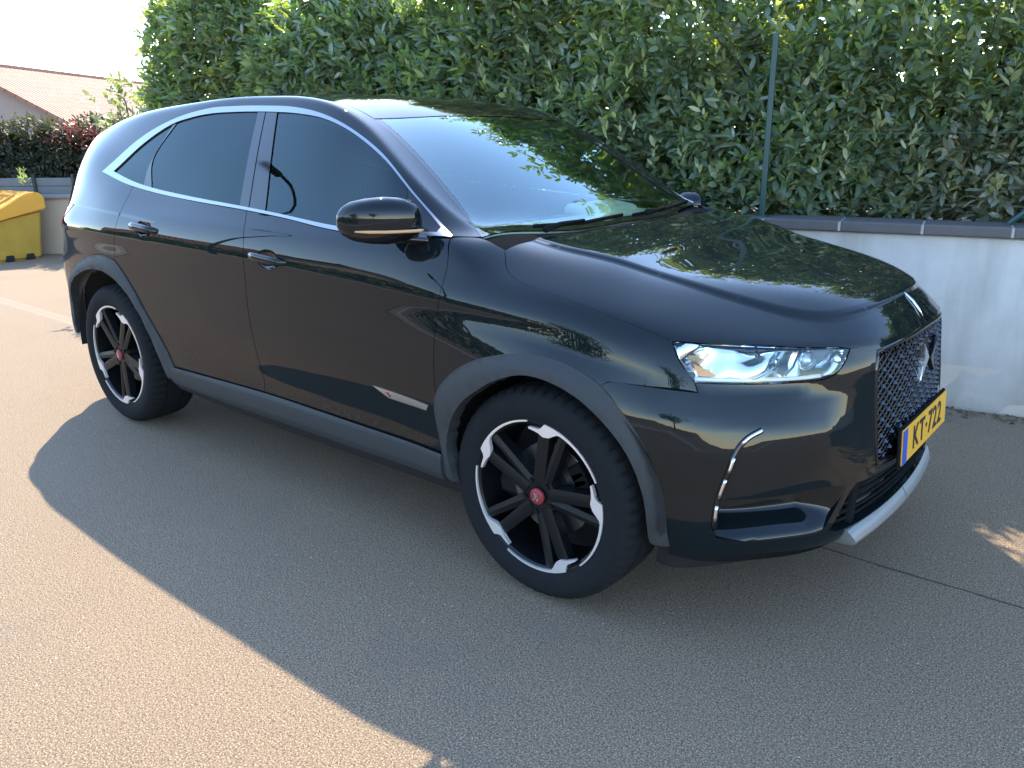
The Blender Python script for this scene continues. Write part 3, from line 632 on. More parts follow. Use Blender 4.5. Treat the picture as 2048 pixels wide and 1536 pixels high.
def panel(name, prj, segs, mats, parent, holes=(), off=0., gap=.0016, thick=.012, grid=.026, mirror=False, sym=False, shape=None, extra=None):
    """a body panel: outline filled, laid on the master surface; mirror=True also makes the left-hand copy; sym: segs are the right half"""
    step = .012
    if sym:
        fl = [[(p[0], -p[1], p[2]) for p in s[::-1]] for s in segs[::-1]]; segs = list(segs)+fl
        h2 = []
        for h in holes: h2.append(h if isinstance(h[0], str) else h)
        holes = h2
    out = inset(loop(prj, segs, step), gap)
    hol = []
    for h in holes:
        hs = list(h)
        hol.append(inset(loop(prj, hs, step), -gap))
    pts = [Vector(p) for p in out]; edges = [(i, (i+1) % len(out)) for i in range(len(out))]
    for h in hol:
        k = len(pts); pts += [Vector(p) for p in h]; edges += [(k+i, k+(i+1) % len(h)) for i in range(len(h))]
    q = np.array(out); lo, hi = q.min(0), q.max(0)
    gx, gy = np.meshgrid(np.arange(lo[0]+grid/2, hi[0], grid), np.arange(lo[1]+grid/2, hi[1], grid)); G = np.c_[gx.ravel(), gy.ravel()]
    ok = inside(G, out)
    for h in hol: ok &= ~inside(G, h)
    B = np.array([tuple(p) for p in pts]); G = G[ok]
    if len(G):
        dm = np.min(np.linalg.norm(G[:, None]-B[None], axis=2), axis=1); G = G[dm > grid*.42]
    if extra is not None:
        ex = np.array(extra); G = G[np.min(np.linalg.norm(G[:, None]-ex[None], axis=2), axis=1) > grid*.45] if len(G) else G
        ok2 = inside(ex, out) & (np.min(np.linalg.norm(ex[:, None]-B[None], axis=2), axis=1) > .006); pts += [Vector(p) for p in ex[ok2]]
    pts += [Vector(p) for p in G]
    v2, e2, f2, *_ = delaunay_2d_cdt(pts, edges, [], 1, 1e-5)
    cen = np.array([np.mean([tuple(v2[k]) for k in f], axis=0) for f in f2])
    keep = inside(cen, out)
    for h in hol: keep &= ~inside(cen, h)
    V = []; N = []; miss = 0
    last = None
    for p in v2:
        l, n = hit(prj, p[0], p[1])
        if l is None: l, n = last; miss += 1
        last = (l, n); o = off+(shape(p) if shape else 0)
        if shape:                                         # normals of the displaced surface
            e = 2e-3; q3 = []
            for du, dv in ((e, 0), (-e, 0), (0, e), (0, -e)):
                l2, n2 = hit(prj, p[0]+du, p[1]+dv); q3.append(l2+n2*shape((p[0]+du, p[1]+dv)) if l2 else None)
            if None not in q3:
                nn = (q3[0]-q3[1]).cross(q3[2]-q3[3])
                if nn.length > 1e-12:
                    nn.normalize(); nd = nn if nn.dot(n) > 0 else -nn
                    V.append(l+n*o); N.append(nd); continue
        V.append(l+n*o); N.append(n)
    F = [list(f) for f, k in zip(f2, keep) if k]
    # orient outwards
    F2 = []
    for f in F:
        a, b, c = V[f[0]], V[f[1]], V[f[2]]
        if (b-a).cross(c-a).dot(N[f[0]]) < 0: f = f[::-1]
        F2.append(f)
    cnt = {}
    for f in F2:
        for a, b in zip(f, f[1:]+f[:1]): cnt[(a, b)] = 1
    bd = [(a, b) for (a, b) in cnt if (b, a) not in cnt]
    nv = len(V); VV = list(V); ids = {}
    LN = [N[k] for f in F2 for k in f]
    for a, b in bd:                                       # folded-in edge
        for k in (a, b):
            if k not in ids:
                ids[k] = len(VV); VV.append(V[k]); VV.append(V[k]-N[k]*thick)
        fn = (V[b]-V[a]).cross(N[a]); fn = fn.normalized() if fn.length > 1e-9 else N[a]
        F2.append([ids[b], ids[a], ids[a]+1, ids[b]+1]); LN += [fn]*4
    used = sorted({k for f in F2 for k in f}); rm = {k: i for i, k in enumerate(used)}
    VV = [VV[k] for k in used]; F2 = [[rm[k] for k in f] for f in F2]
    res = []
    for sgn in ((1, -1) if mirror else (1,)):
        Vm = [(v[0], v[1]*sgn, v[2]) for v in VV]; Fm = F2; Lm = [(n[0], n[1]*sgn, n[2]) for n in LN]
        if sgn < 0:
            Fm = [f[::-1] for f in F2]; Lm = []; k = 0
            for f in F2:
                Lm += [(LN[k+i][0], -LN[k+i][1], LN[k+i][2]) for i in range(len(f))][::-1]; k += len(f)
        me = mesh_np(name, Vm, Fm, True); me.normals_split_custom_set(Lm)
        res.append(new_obj(name, me, mats, parent))
    return res if mirror else res[0]
def resurf(pts, prj, off=0):
    """3-D curve laid on the surface with an offset; returns points and normals"""
    P, NN = [], []
    for p in pts:
        l, n = hit(prj, *PRJ[prj][0](p)); P.append(l+n*off); NN.append(n)
    return P, NN
def both(fn):
    return [fn(1), fn(-1)]
def flip_copy(o, parent=None):
    """left-hand twin of a right-hand mesh"""
    me = o.data.copy(); bm = bmesh.new(); bm.from_mesh(me)
    for v in bm.verts: v.co.y = -v.co.y
    bmesh.ops.reverse_faces(bm, faces=bm.faces); bm.to_mesh(me); bm.free()
    c = new_obj(o.name.split('.')[0], me, None, parent or o.parent); return c

# ------------------------------------------------------------------ car materials
def paint():
    b = NB('black_paint'); v = b.obj()
    fl = b.noise(v, 900, 2, .5)
    col = b.mix(fl, (.002, .004, .005), (.006, .010, .012))
    orange = b.bump(b.noise(v, 170, 2), .006, .0005)
    p = b.pbr(col, .5, None, Metallic=.0); p.inputs['Specular IOR Level'].default_value = 0
    p.inputs['Coat Weight'].default_value = 1; p.inputs['Coat Roughness'].default_value = .012; p.inputs['Coat IOR'].default_value = 1.38
    b.t.links.new(orange, p.inputs['Coat Normal'])
    return b.m
def glass(name, tint, ior=1.5, boost=1.0):
    b = NB(name)
    t = b.n('BsdfTransparent'); t.inputs[0].default_value = (*tint, 1)
    g = b.n('BsdfGlossy'); g.inputs['Roughness'].default_value = .012; g.inputs['Color'].default_value = (.78, .97, 1, 1)
    fr = b.n('Fresnel'); fr.inputs[0].default_value = ior
    m = b.n('MixShader'); b.t.links.new(b.math('MULTIPLY', fr.outputs[0], boost, clamp=True), m.inputs[0])
    b.t.links.new(t.outputs[0], m.inputs[1]); b.t.links.new(g.outputs[0], m.inputs[2]); b.t.links.new(m.outputs[0], b.out.inputs[0])
    return b.m
M_PAINT = paint()
M_GLOSS = simple('gloss_black_trim', (.004, .004, .005), .06)
M_SHELL = simple('dark_underbody', (.004, .004, .005), .8)
M_CLAD = simple('grey_moulded_plastic', (.024, .027, .029), .6, .15, 60, .25, Specular_IOR_Level=.3)
M_PLAST = simple('black_plastic', (.010, .011, .012), .7, .15, 40, .1, Specular_IOR_Level=.0)
M_CHROME = simple('satin_chrome', (.62, .64, .66), .25, 0, 20, 0, Metallic=1.0)
M_TRIM = simple('satin_window_trim', (.27, .285, .30), .3, 0, 20, 0, Metallic=1.0)
M_SKID = simple('satin_silver_trim', (.48, .51, .54), .33, .05, 30, 0, Metallic=.85)
M_GLASSD = glass('privacy_glass', (.05, .06, .065), 1.5, .65)
M_GLASS = glass('clear_glass', (.50, .62, .62), 1.5, .85)
M_WIND = glass('windscreen_glass', (.78, .88, .82), 1.5, 1.45)
M_LENS = glass('lamp_lens', (.93, .95, .97), 1.45)
M_FRIT = simple('black_window_border', (.004, .004, .005), .05)
M_TYRE = None
M_REFL = simple('lamp_reflector', (.86, .87, .9), .12, 0, 20, 0, Metallic=1.0)
M_WHITE = simple('white_light_guide', (.8, .82, .85), .25)
M_RED = simple('red_lamp_plastic', (.25, .006, .008), .12)
M_AMBER = simple('amber_lamp_plastic', (.75, .32, .05), .2)
M_SEAT = simple('dark_seat_leather', (.016, .016, .018), .55, .2, 30)
M_DASH = simple('lit_dashboard_top', (.78, .80, .58), .6, .06, 40, .2)  # daylight through the windscreen is put into this pale colour
M_DASHD = simple('dark_dashboard', (.02, .021, .023), .5, .1, 40, .1)

# ------------------------------------------------------------------ the car
car = thing('parked_car', 'large glossy black five-door SUV with chrome window surround parked on the asphalt', 'car')
BELT = SZ((-1.488,1.271),(-1.2,1.222),(-.95,1.194),(-.55,1.168),(-.16,1.15),(.1,1.134),(.39,1.11),(.66,1.103),(.955,1.116))
CANT = [(.955,-.822,1.12),(.85,-.80,1.181),(.739,-.776,1.246),(.536,-.726,1.371),(.338,-.69,1.457),(.148,-.668,1.514),(-.05,-.652,1.543),(-.256,-.647,1.556),(-.48,-.644,1.561),(-.694,-.646,1.556),(-.986,-.672,1.51),(-1.242,-.719,1.419),(-1.488,-.799,1.271)]
SEAM_B = SZ((-.165,1.15),(-.118,1.06),(-.108,1.003),(-.108,.8),(-.085,.65),(-.066,.515),(-.064,.415))
SEAM_F = SZ((.955,1.116),(.978,1.06),(.982,1.015),(.968,.895),(.959,.763),(.965,.611),(.979,.405))
SEAM_R = SZ((-1.14,1.213),(-1.15,1.118),(-1.162,1.035),(-1.186,.943),(-1.196,.868))
ARCH_R = SZ((-1.196,.868),(-1.142,.835),(-1.05,.755),(-.966,.66),(-.885,.57),(-.813,.484),(-.76,.405))
ARCH_RT = SZ((-1.855,.663),(-1.78,.735),(-1.675,.797),(-1.476,.865),(-1.33,.885),(-1.196,.868))
ARCH_F = [(.979,-.935,.405),(.955,-.935,.52),(.965,-.935,.61),(1.033,-.935,.694),(1.13,-.935,.755),(1.25,-.93,.795),(1.37,-.92,.81),(1.48,-.91,.797),(1.588,-.899,.752)]
ARCH_F2 = [(1.588,-.899,.752),(1.67,-.89,.675),(1.735,-.878,.586),(1.785,-.866,.44),(1.806,-.85,.30)]
HOODSIDE = [(1.131,-.781,1.097),(1.208,-.858,1.045),(1.40,-.856,.99),(1.58,-.835,.945),(1.68,-.815,.915),(1.75,-.796,.888)]
def dense(prj, pts, step=.02): return snap(prj, [tuple(p) for p in crom(pts, step)])
HOODSIDE = dense('D', HOODSIDE)
HL_TOP = [(1.75,-.796,.888),(1.84,-.742,.883),(1.926,-.677,.879),(2.027,-.577,.869),(2.121,-.441,.853)]
HL_IN = [(2.121,-.441,.853),(2.118,-.469,.817),(2.107,-.503,.788),(2.085,-.54,.777)]
HL_BOT = [(2.085,-.54,.777),(2.044,-.598,.776),(1.946,-.705,.778),(1.828,-.797,.782)]
GR_TOP = [(2.121,-.441,.853),(2.165,-.35,.853),(2.194,-.212,.865),(2.203,-.08,.872),(2.204,0,.873)]
def mir(s): return [(p[0], -p[1], p[2]) for p in s[::-1]]
# doors
def ell(cx, cz, a, b, tilt=-.03, n=28): return [SZ(*[(cx+a*math.cos(-t)+b*math.sin(-t)*0, cz+b*math.sin(-t)+tilt*a*math.cos(-t)*1.0) for t in [2*math.pi*k/n for k in range(n)]])]
REC = {'front_door': (.055, .979, .072, .037), 'rear_door': (-.905, 1.036, .072, .037)}
fd = panel('front_door', 'S', [SEAM_F[::-1]+[], BELT[:][::-1][0:5]+[BELT[4]], SEAM_B], [M_PAINT], car, holes=[ell(*REC['front_door'])], mirror=True)
rdseg = [[BELT[4]]+BELT[:4][::-1][:2]+[SZ((-1.14,1.213))[0]], SEAM_R, ARCH_R, SZ((-.76,.405),(-.4,.412),(-.064,.415)), SEAM_B[::-1]]
rd = panel('rear_door', 'S', rdseg, [M_PAINT], car, holes=[ell(*REC['rear_door'])], mirror=True)
# body side: A pillar, roof rail, C pillar and rear quarter in one pressing
WSL = [(1.02,-.755,1.117),(.866,-.68,1.186),(.753,-.655,1.259),(.575,-.618,1.369),(.414,-.59,1.458),(.33,-.58,1.498)]
WSL = dense('D', WSL)
ROOFE = snap('T', [(.33,-.58,1.5),(.2,-.576,1.5),(0,-.574,1.6),(-.4,-.572,1.6),(-.8,-.57,1.6),(-1.2,-.565,1.6),(-1.6,-.553,1.5),(-1.86,-.53,1.5)])
HATCHE = snap('Q', [(-1.86,-.53,1.495),(-1.97,-.60,1.40),(-2.035,-.675,1.24),(-2.045,-.735,1.11)])
TL_UP = SZ((-1.714,1.106),(-1.83,1.092),(-1.95,1.08))
TL_LO = SZ((-1.86,.985),(-1.834,1.02),(-1.714,1.106))
BSEAM = SZ((-1.855,.663),(-1.835,.80),(-1.845,.90),(-1.86,.985))
side = [CANT[::-1][::-1], [BELT[0]]+SZ((-1.2,1.223),(-1.14,1.213)), SEAM_R, ARCH_RT[::-1], BSEAM, TL_LO, TL_UP, HATCHE[::-1], ROOFE[::-1], WSL[::-1]]
panel('body_side', 'D', side, [M_PAINT], car, mirror=True, grid=.0135)
panel('front_wing', 'D', [SEAM_F[::-1], SZ((.955,1.116))+[(1.02,-.77,1.115),(1.131,-.781,1.097)], HOODSIDE, SZ((1.75,.888),(1.78,.84),(1.828,.782)), SZ((1.838,.757),(1.707,.764),(1.606,.765)), ARCH_F[::-1]], [M_PAINT], car, mirror=True, gap=.0009)
HREAR = [(1.23,0,1.11),(1.225,-.2,1.11),(1.21,-.4,1.11),(1.18,-.6,1.10),(1.131,-.781,1.097)]
DOME = [(1.15,-.66),(1.279,-.66),(1.554,-.59),(1.80,-.555),(1.95,-.50),(2.04,-.42),(2.095,-.30),(2.125,-.15),(2.133,0)]
DOME_H = np.array(crom(DOME, .004)); DOME_H[:, 1] *= -1; DX, DY = DOME_H[:, 0], DOME_H[:, 1]
_t = np.gradient(DOME_H[:, :2], axis=0); _n = np.c_[-_t[:, 1], _t[:, 0]]; _n /= np.linalg.norm(_n, axis=1)[:, None]
DOME_X = np.concatenate([DOME_H[::3, :2]+_n[::3]*o for o in (-.024, -.018, -.012, -.006, 0, .006, .012, .018, .024)]); DOME_X = np.concatenate([DOME_X, DOME_X*np.array([1, -1])])
def bonnet_shape(p):
    x, y = p[0], abs(p[1]); yd = float(np.interp(x, DX, DY)) if x < DX[-1] else -1
    near_ = DOME_H[(abs(DOME_H[:, 0]-x) < .12)]; d = np.min(np.hypot(near_[:, 0]-x, near_[:, 1]-y)) if len(near_) else 1; s = 1 if y < yd else -1
    t = min(max((s*d+.018)/.036, 0), 1); return .0095*(t*t*(3-2*t))-.002
panel('bonnet', 'T', [HREAR, HOODSIDE, HL_TOP, GR_TOP], [M_PAINT], car, sym=True, shape=bonnet_shape, grid=.014, gap=.0007, extra=DOME_X)
WTOP = [(.352,0,1.51),(.35,-.2,1.51),(.344,-.4,1.505),(.33,-.58,1.498)]
WBOT = [(1.02,-.755,1.117),(1.045,-.6,1.11),(1.075,-.4,1.10),(1.095,-.2,1.10),(1.10,0,1.10)]
ROOFR = [(-1.86,-.53,1.495),(-1.885,-.3,1.5),(-1.89,0,1.5)]
WSO = [WTOP, WSL[::-1], WBOT]; WSA = WSO+[mir(q) for q in WSO[::-1]]
wtop = [(p[0]-.030, p[1]*.955, p[2]) for p in WTOP]; wsl = [(p[0]-.028*(p[0]-.33)/.7-.012, p[1]+.030, p[2]) for p in WSL[::-1]]; wbot = [(p[0]-.075, p[1]*.945, p[2]) for p in WBOT]
wsl[0] = (wtop[-1][0]+.002, wtop[-1][1]+.002, 1.5)
WSI = [wtop, wsl, wbot]; WSIA = WSI+[mir(q) for q in WSI[::-1]]
ws = panel('windscreen', 'T', WSI, [M_WIND], car, sym=True, thick=.004, off=-.002, gap=0)
panel('windscreen_border', 'T', WSO, [M_FRIT], ws, holes=[WSIA], sym=True, thick=.004, off=-.002, gap=.0012)
panel('cowl_panel', 'T', [WBOT[::-1], WSL[:1]+[(1.131,-.781,1.097)], HREAR[::-1]], [M_PLAST], car, sym=True, off=-.012, gap=-.004)
panel('roof_panel', 'T', [WTOP[::-1][:1], ROOFE, ROOFR, ][0:0]+[WTOP, ROOFE, ROOFR], [M_GLOSS], car, sym=True)
# bumper with the grille, lower intake and corner pockets cut out
GRH = [[(2.168,-.352,.836),(2.192,-.212,.851),(2.2,-.08,.857),(2.202,0,.858),(2.2,.08,.857),(2.192,.212,.851),(2.168,.352,.836)],
       [(2.174,.366,.80),(2.184,.372,.718),(2.194,.372,.632),(2.205,.367,.548),(2.214,.355,.50)],
       [(2.214,.355,.492),(2.25,.17,.488),(2.262,0,.487),(2.25,-.17,.488),(2.214,-.355,.492)],
       [(2.214,-.355,.50),(2.205,-.367,.548),(2.194,-.372,.632),(2.184,-.372,.718),(2.174,-.366,.80)]]
LGH = [[(2.18,-.43,.452),(2.23,-.22,.458),(2.25,0,.46),(2.23,.22,.458),(2.18,.43,.452)], [(2.17,.45,.43),(2.14,.515,.325)],
       [(2.15,.49,.315),(2.19,.25,.31),(2.2,0,.308),(2.19,-.25,.31),(2.15,-.49,.315)], [(2.14,-.515,.325),(2.17,-.45,.43)]]
PKT = [[(1.93,-.795,.46),(2.05,-.676,.464),(2.12,-.567,.468),(2.165,-.47,.455)], [(2.155,-.50,.40),(2.125,-.545,.325)],
       [(2.10,-.57,.315),(2.018,-.702,.325),(1.925,-.80,.345)], [(1.915,-.808,.37),(1.92,-.805,.43)]]
BLOW = [(1.806,-.85,.30),(1.87,-.825,.292),(1.95,-.775,.285),(2.03,-.69,.278),(2.10,-.58,.268),(2.155,-.42,.262),(2.18,-.2,.255),(2.185,0,.252)]
def bump_shape(p):
    # soft crease below the lamp and a scooped corner behind the light strip
    th, z = abs(p[0]), p[1]
    e = max(0, min(1, (abs(th)-.42)/.12))*max(0, min(1, (1.15-abs(th))/.15)); zc = .655-.10*(.70-abs(th))
    t = (zc+.10-z)/.10; c = 0 if t < 0 else (t if t < 1 else 1); r = .16
    if 1-r < t < 1+r: c = 1-(1+r-t)**2/(4*r)
    f = max(0, min(1, (z-.46)/.12)); return .016*e*c*f
bsegs = [[(2.204,0,.873)]+GR_TOP[::-1][1:], HL_IN, HL_BOT, SZ((1.838,.757),(1.707,.764),(1.606,.765))+[ARCH_F[-1]], ARCH_F2, BLOW]
panel('front_bumper', 'F', bsegs, [M_PAINT], car, holes=[GRH, LGH, PKT, mir_h] if False else [GRH, LGH, PKT, [mir(s) for s in PKT[::-1]]], sym=True, shape=bump_shape, grid=.024, thick=.05)
# rear end
TLH = [[(-1.714,-.86,1.106),(-1.83,-.87,1.092),(-1.95,-.85,1.08),(-2.05,-.76,1.075),(-2.15,-.62,1.06),(-2.2,-.45,1.055)], [(-2.23,-.44,.965),(-2.17,-.62,.965),(-2.08,-.78,.97),(-1.95,-.86,.975),(-1.86,-.88,.985)], [(-1.834,-.88,1.02),(-1.714,-.86,1.106)]]
panel('tail_light', 'R', TLH, [M_RED], car, mirror=True, off=.002)
panel('rear_bumper', 'R', [[(-1.86,-.88,.975),(-1.95,-.86,.965),(-2.08,-.78,.955),(-2.17,-.62,.90),(-2.25,-.45,.86),(-2.27,-.2,.85),(-2.275,0,.85)][::-1], BSEAM[::-1], SZ((-1.855,.663),(-1.925,.553),(-1.95,.47),(-1.95,.40)), [(-1.95,-.86,.40),(-2.08,-.74,.40),(-2.18,-.6,.40),(-2.28,-.3,.40),(-2.29,0,.40)]], [M_PAINT], car, sym=True, grid=.04)
RW = [[(-1.93,-.50,1.45),(-1.945,-.25,1.455),(-1.95,0,1.455),(-1.945,.25,1.455),(-1.93,.50,1.45)], [(-1.99,.575,1.36),(-2.04,.64,1.24),(-2.06,.66,1.15)],
      [(-2.09,.62,1.13),(-2.17,.3,1.13),(-2.18,0,1.13),(-2.17,-.3,1.13),(-2.09,-.62,1.13)], [(-2.06,-.66,1.15),(-2.04,-.64,1.24),(-1.99,-.575,1.36)]]
panel('tailgate', 'Q', [ROOFR[::-1], HATCHE, [(-2.06,-.74,1.085),(-2.15,-.62,1.07),(-2.2,-.45,1.06)], [(-2.235,-.44,.96),(-2.19,-.60,.94)], [(-2.25,-.44,.865),(-2.27,-.2,.855),(-2.275,0,.855)]], [M_PAINT], car, holes=[RW], sym=True, grid=.04)
panel('rear_window', 'Q', RW, [M_GLASSD], car, off=-.003, thick=.004, grid=.05)

# side windows inside the chrome surround
IN_T = [(.895,-.81,1.14),(.80,-.79,1.20),(.726,-.773,1.243),(.553,-.73,1.347),(.352,-.692,1.436),(.17,-.672,1.49),(.0,-.664,1.515),(-.2,-.66,1.53),(-.45,-.657,1.537),(-.664,-.658,1.533),(-.82,-.665,1.516),(-.968,-.68,1.487),(-1.18,-.73,1.398),(-1.372,-.797,1.276)]
IN_B = SZ((-1.372,1.276),(-1.15,1.236),(-.97,1.213),(-.562,1.183),(-.228,1.165),(.053,1.148),(.39,1.124),(.66,1.117),(.895,1.128))
tr = panel('window_trim', 'D', [CANT, BELT], [M_TRIM], car, holes=[[IN_T, IN_B]], off=.005, gap=0, thick=.012, mirror=True)
def clip_x(curve, x0, x1):
    c = crom(curve, .02); s = sorted([tuple(p) for p in c if x0 < p[0] < x1], key=lambda p: p[0])
    return s
def at_x(curve, x):
    c = sorted([tuple(p) for p in crom(curve, .005)], key=lambda p: abs(p[0]-x)); return c[0]
def window(name, xt0, xt1, xb0, xb1, mat, mid0=None, mid1=None, off=-.002, thick=.004):
    """between two raked edges: top x and bottom x at each end (None: run to the corner)"""
    top = clip_x(IN_T, xt0 if xt0 is not None else -9, xt1 if xt1 is not None else 9)
    bot = clip_x(IN_B, xb0 if xb0 is not None else -9, xb1 if xb1 is not None else 9)
    if xt0 is not None: top = [at_x(IN_T, xt0)]+top; bot = [at_x(IN_B, xb0)]+bot
    if xt1 is not None: top = top+[at_x(IN_T, xt1)]; bot = bot+[at_x(IN_B, xb1)]
    segs = [top[::-1]]
    if mid0: segs += [[top[0]]+mid0+[bot[0]]]
    segs += [bot]
    if mid1: segs += [[bot[-1]]+mid1+[top[-1]]]
    return panel(name, 'D', segs, [mat], car, off=off, gap=.0008, thick=thick, mirror=True)
window('side_window', None, -.962, None, -1.05, M_GLASSD, None, SZ((-1.058,1.30)))
window('window_divider', -.958, -.925, -1.046, -.967, M_FRIT, SZ((-1.052,1.30)), SZ((-1.03,1.335)), off=.001)
window('side_window', -.921, -.308, -.963, -.225, M_GLASSD, SZ((-1.025,1.335)), None)
window('pillar_trim', -.304, -.25, -.221, -.158, M_GLOSS, off=.0015)
window('pillar_trim', -.242, -.165, -.15, -.04, M_GLOSS, off=.0015)
window('side_window', -.158, .70, -.032, .78, M_GLASS)
window('mirror_base', .706, None, .786, None, M_GLOSS, off=.003)

# inner shell: dark, 28 mm below the panels, open at the windows, lamps and arches
def hole_uv(prj, segs, d): return inset(loop(prj, segs, .03), d)
dlo = hole_uv('D', [IN_T, IN_B], .006)
wsh = hole_uv('T', [WTOP, WSL[::-1], WBOT]+[mir(s) for s in (WBOT, WSL[::-1], WTOP)], .03)
hlh = hole_uv('F', [HL_TOP, HL_IN, HL_BOT, SZ((1.828,.782),(1.78,.84),(1.75,.888))], -.005)
rwh = hole_uv('Q', RW, .02)
pk = hole_uv('F', PKT, -.004); gr_h = hole_uv('F', GRH, -.004); lg_h = hole_uv('F', LGH, -.004)
cen = MV[MF].mean(1); ca = cen.copy(); ca[:, 1] = -np.abs(ca[:, 1])
uvD = np.c_[ca[:, 0], R2*(ca[:, 1]+ca[:, 2])]; uvQ = np.c_[cen[:, 1], R2*(cen[:, 0]+cen[:, 2])]
uvF = np.c_[np.arctan2(-ca[:, 1], ca[:, 0]-1.2), ca[:, 2]]
kill = inside(uvD, dlo) & (ca[:, 1] < -.6)
kill |= inside(cen[:, :2], wsh) & (cen[:, 2] > 1.09) & (cen[:, 0] < 1.06)
kill |= inside(uvF, hlh) & (ca[:, 0] > 1.6)
kill |= (inside(uvF, pk) | inside(uvF, gr_h) | inside(uvF, lg_h)) & (ca[:, 0] > 1.8)
kill |= inside(uvQ, rwh) & (cen[:, 0] < -1.85) & (cen[:, 2] > 1.1)
for cx, r, cz in ((1.369, .40, .36), (-1.36, .445, .36)):
    kill |= (np.hypot(ca[:, 0]-cx, ca[:, 2]-cz) < r) & (ca[:, 1] < -.6)
sh = mesh_np('inner_shell', MV-MN*.028, MF[~kill], True)
new_obj('inner_shell', sh, M_SHELL, car)
# ------------------------------------------------------------------ car: door furniture
def bar_on(prj, pts, widths, heights, off, n=12, shape=None):
    """a rounded bar laid along a curve on the surface: widths along the surface, heights off it"""
    bm = bmesh.new(); P, NN = resurf(pts, prj); rings = []
    if shape: P = [a+b*shape(PRJ[prj][0](p)) for a, b, p in zip(P, NN, pts)]
    for i, (p, nrm) in enumerate(zip(P, NN)):
        t = (P[min(i+1, len(P)-1)]-P[max(i-1, 0)]).normalized(); b = t.cross(nrm).normalized()
        rings.append([bm.verts.new(p+nrm*(off[i]+heights[i]*math.sin(a))+b*widths[i]*math.cos(a)) for a in [2*math.pi*k/n for k in range(n)]])
    for a, b in zip(rings, rings[1:]):
        for k in range(n): bm.faces.new((a[k], a[(k+1) % n], b[(k+1) % n], b[k]))
    bm.faces.new(rings[0][::-1]); bm.faces.new(rings[-1]); return bm
for doors, key, tilt in ((fd, 'front_door', -.055), (rd, 'rear_door', -.05)):
    cx, cz, a, b = REC[key]
    def dish(p, cx=cx, cz=cz, a=a, b=b):
        r2 = ((p[0]-cx)/a)**2+((p[1]-cz)/b)**2; return -.022*max(0, 1-r2)**.6
    rec = panel('handle_recess', 'S', ell(cx, cz, a, b), [M_GLOSS], doors[0], shape=dish, grid=.008, gap=0)
    flip_copy(rec, doors[1])
    xs = np.linspace(-.118, .118, 13); pts = SZ(*[(cx+x, cz+.002+tilt*x) for x in xs]); e = 1-(np.abs(xs)/.118)**4
    me = mesh_bm('door_handle', bar_on('S', pts, .008+.0095*e, .004+.005*e, -.002+.026*(1-(np.abs(xs)/.118)**6)), True)
    h = new_obj('door_handle', me, M_PAINT, doors[0]); flip_copy(h, doors[1])
# small metal badge on the lower front door
pb = SZ((.645,.583),(.70,.581),(.78,.577),(.85,.573),(.925,.566)); pl = SZ((.912,.545),(.85,.547),(.78,.549),(.722,.551))
bd = panel('door_badge', 'S', [pb, pl], [M_CHROME], fd[0], off=.003, gap=0, thick=.003); flip_copy(bd, fd[1])
mk = panel('badge_mark', 'S', [SZ((.715,.573),(.722,.573)), SZ((.737,.558),(.729,.558))], [M_RED], bd, off=.0042, gap=0, thick=.001)

# dark slash running from the tail lamp to the rear door handle
sl0 = SZ((-1.70,1.1075),(-1.45,1.103),(-1.226,1.097),(-1.16,1.094)); sl1 = SZ((-1.16,1.080),(-1.226,1.083),(-1.45,1.093),(-1.70,1.1025))
q_ = panel('quarter_slash', 'S', [sl0, sl1], [M_GLOSS], car, off=.001, gap=0, thick=.004, mirror=True)
sl2 = SZ((-1.140,1.094),(-1.0,1.087),(-.88,1.078),(-.79,1.070)); sl3 = SZ((-.80,1.066),(-.88,1.066),(-1.0,1.072),(-1.140,1.079))
s_ = panel('door_slash', 'S', [sl2, sl3], [M_GLOSS], rd[0], off=.001, gap=0, thick=.004); flip_copy(s_, rd[1])

# ------------------------------------------------------------------ cladding
def near(p, q): return math.hypot(p[0]-q[0], p[1]-q[1])
AI_F = SZ((1.045,.323),(1.012,.42),(1.022,.50),(1.08,.60),(1.167,.672),(1.25,.72),(1.343,.748),(1.44,.742),(1.53,.71),(1.62,.645),(1.69,.56),(1.735,.45),(1.752,.308))
AO_F = SZ((.982,.33))+ARCH_F+ARCH_F2[1:]
AI_F3 = np.array([(p[0], p[2]) for p in crom(AI_F, .004)]); AO_F3 = np.array([(p[0], p[2]) for p in crom(AO_F, .004)])
def clad_shape(A, B):
    def f(p):
        d1 = np.min(np.hypot(A[:, 0]-p[0], A[:, 1]-p[1])); d2 = np.min(np.hypot(B[:, 0]-p[0], B[:, 1]-p[1])); t = d2/max(d1+d2, 1e-6)
        return .004+.013*(1-(1-t)**2.2)+(-.006*max(0, (t-.82)/.18)**2)
    return f
panel('wheel_arch_trim', 'S', [AO_F, AI_F[::-1]], [M_CLAD], car, gap=0, thick=.05, mirror=True, shape=clad_shape(AI_F3, AO_F3), grid=.02)
AI_R = SZ((-1.885,.40),(-1.868,.50),(-1.809,.64),(-1.72,.715),(-1.606,.765),(-1.50,.795),(-1.40,.808),(-1.30,.805),(-1.20,.778),(-1.074,.705),(-.985,.615),(-.92,.52),(-.86,.41),(-.83,.345))
AO_R = SZ((-1.955,.40),(-1.925,.553),(-1.855,.663),(-1.78,.735),(-1.675,.797),(-1.476,.865),(-1.33,.885),(-1.196,.868))+ARCH_R[1:]+SZ((-.735,.36))
AI_R3 = np.array([(p[0], p[2]) for p in crom(AI_R, .004)]); AO_R3 = np.array([(p[0], p[2]) for p in crom(AO_R, .004)])
panel('wheel_arch_trim', 'S', [AO_R, AI_R[::-1]], [M_CLAD], car, gap=0, thick=.05, mirror=True, shape=clad_shape(AI_R3, AO_R3), grid=.02)
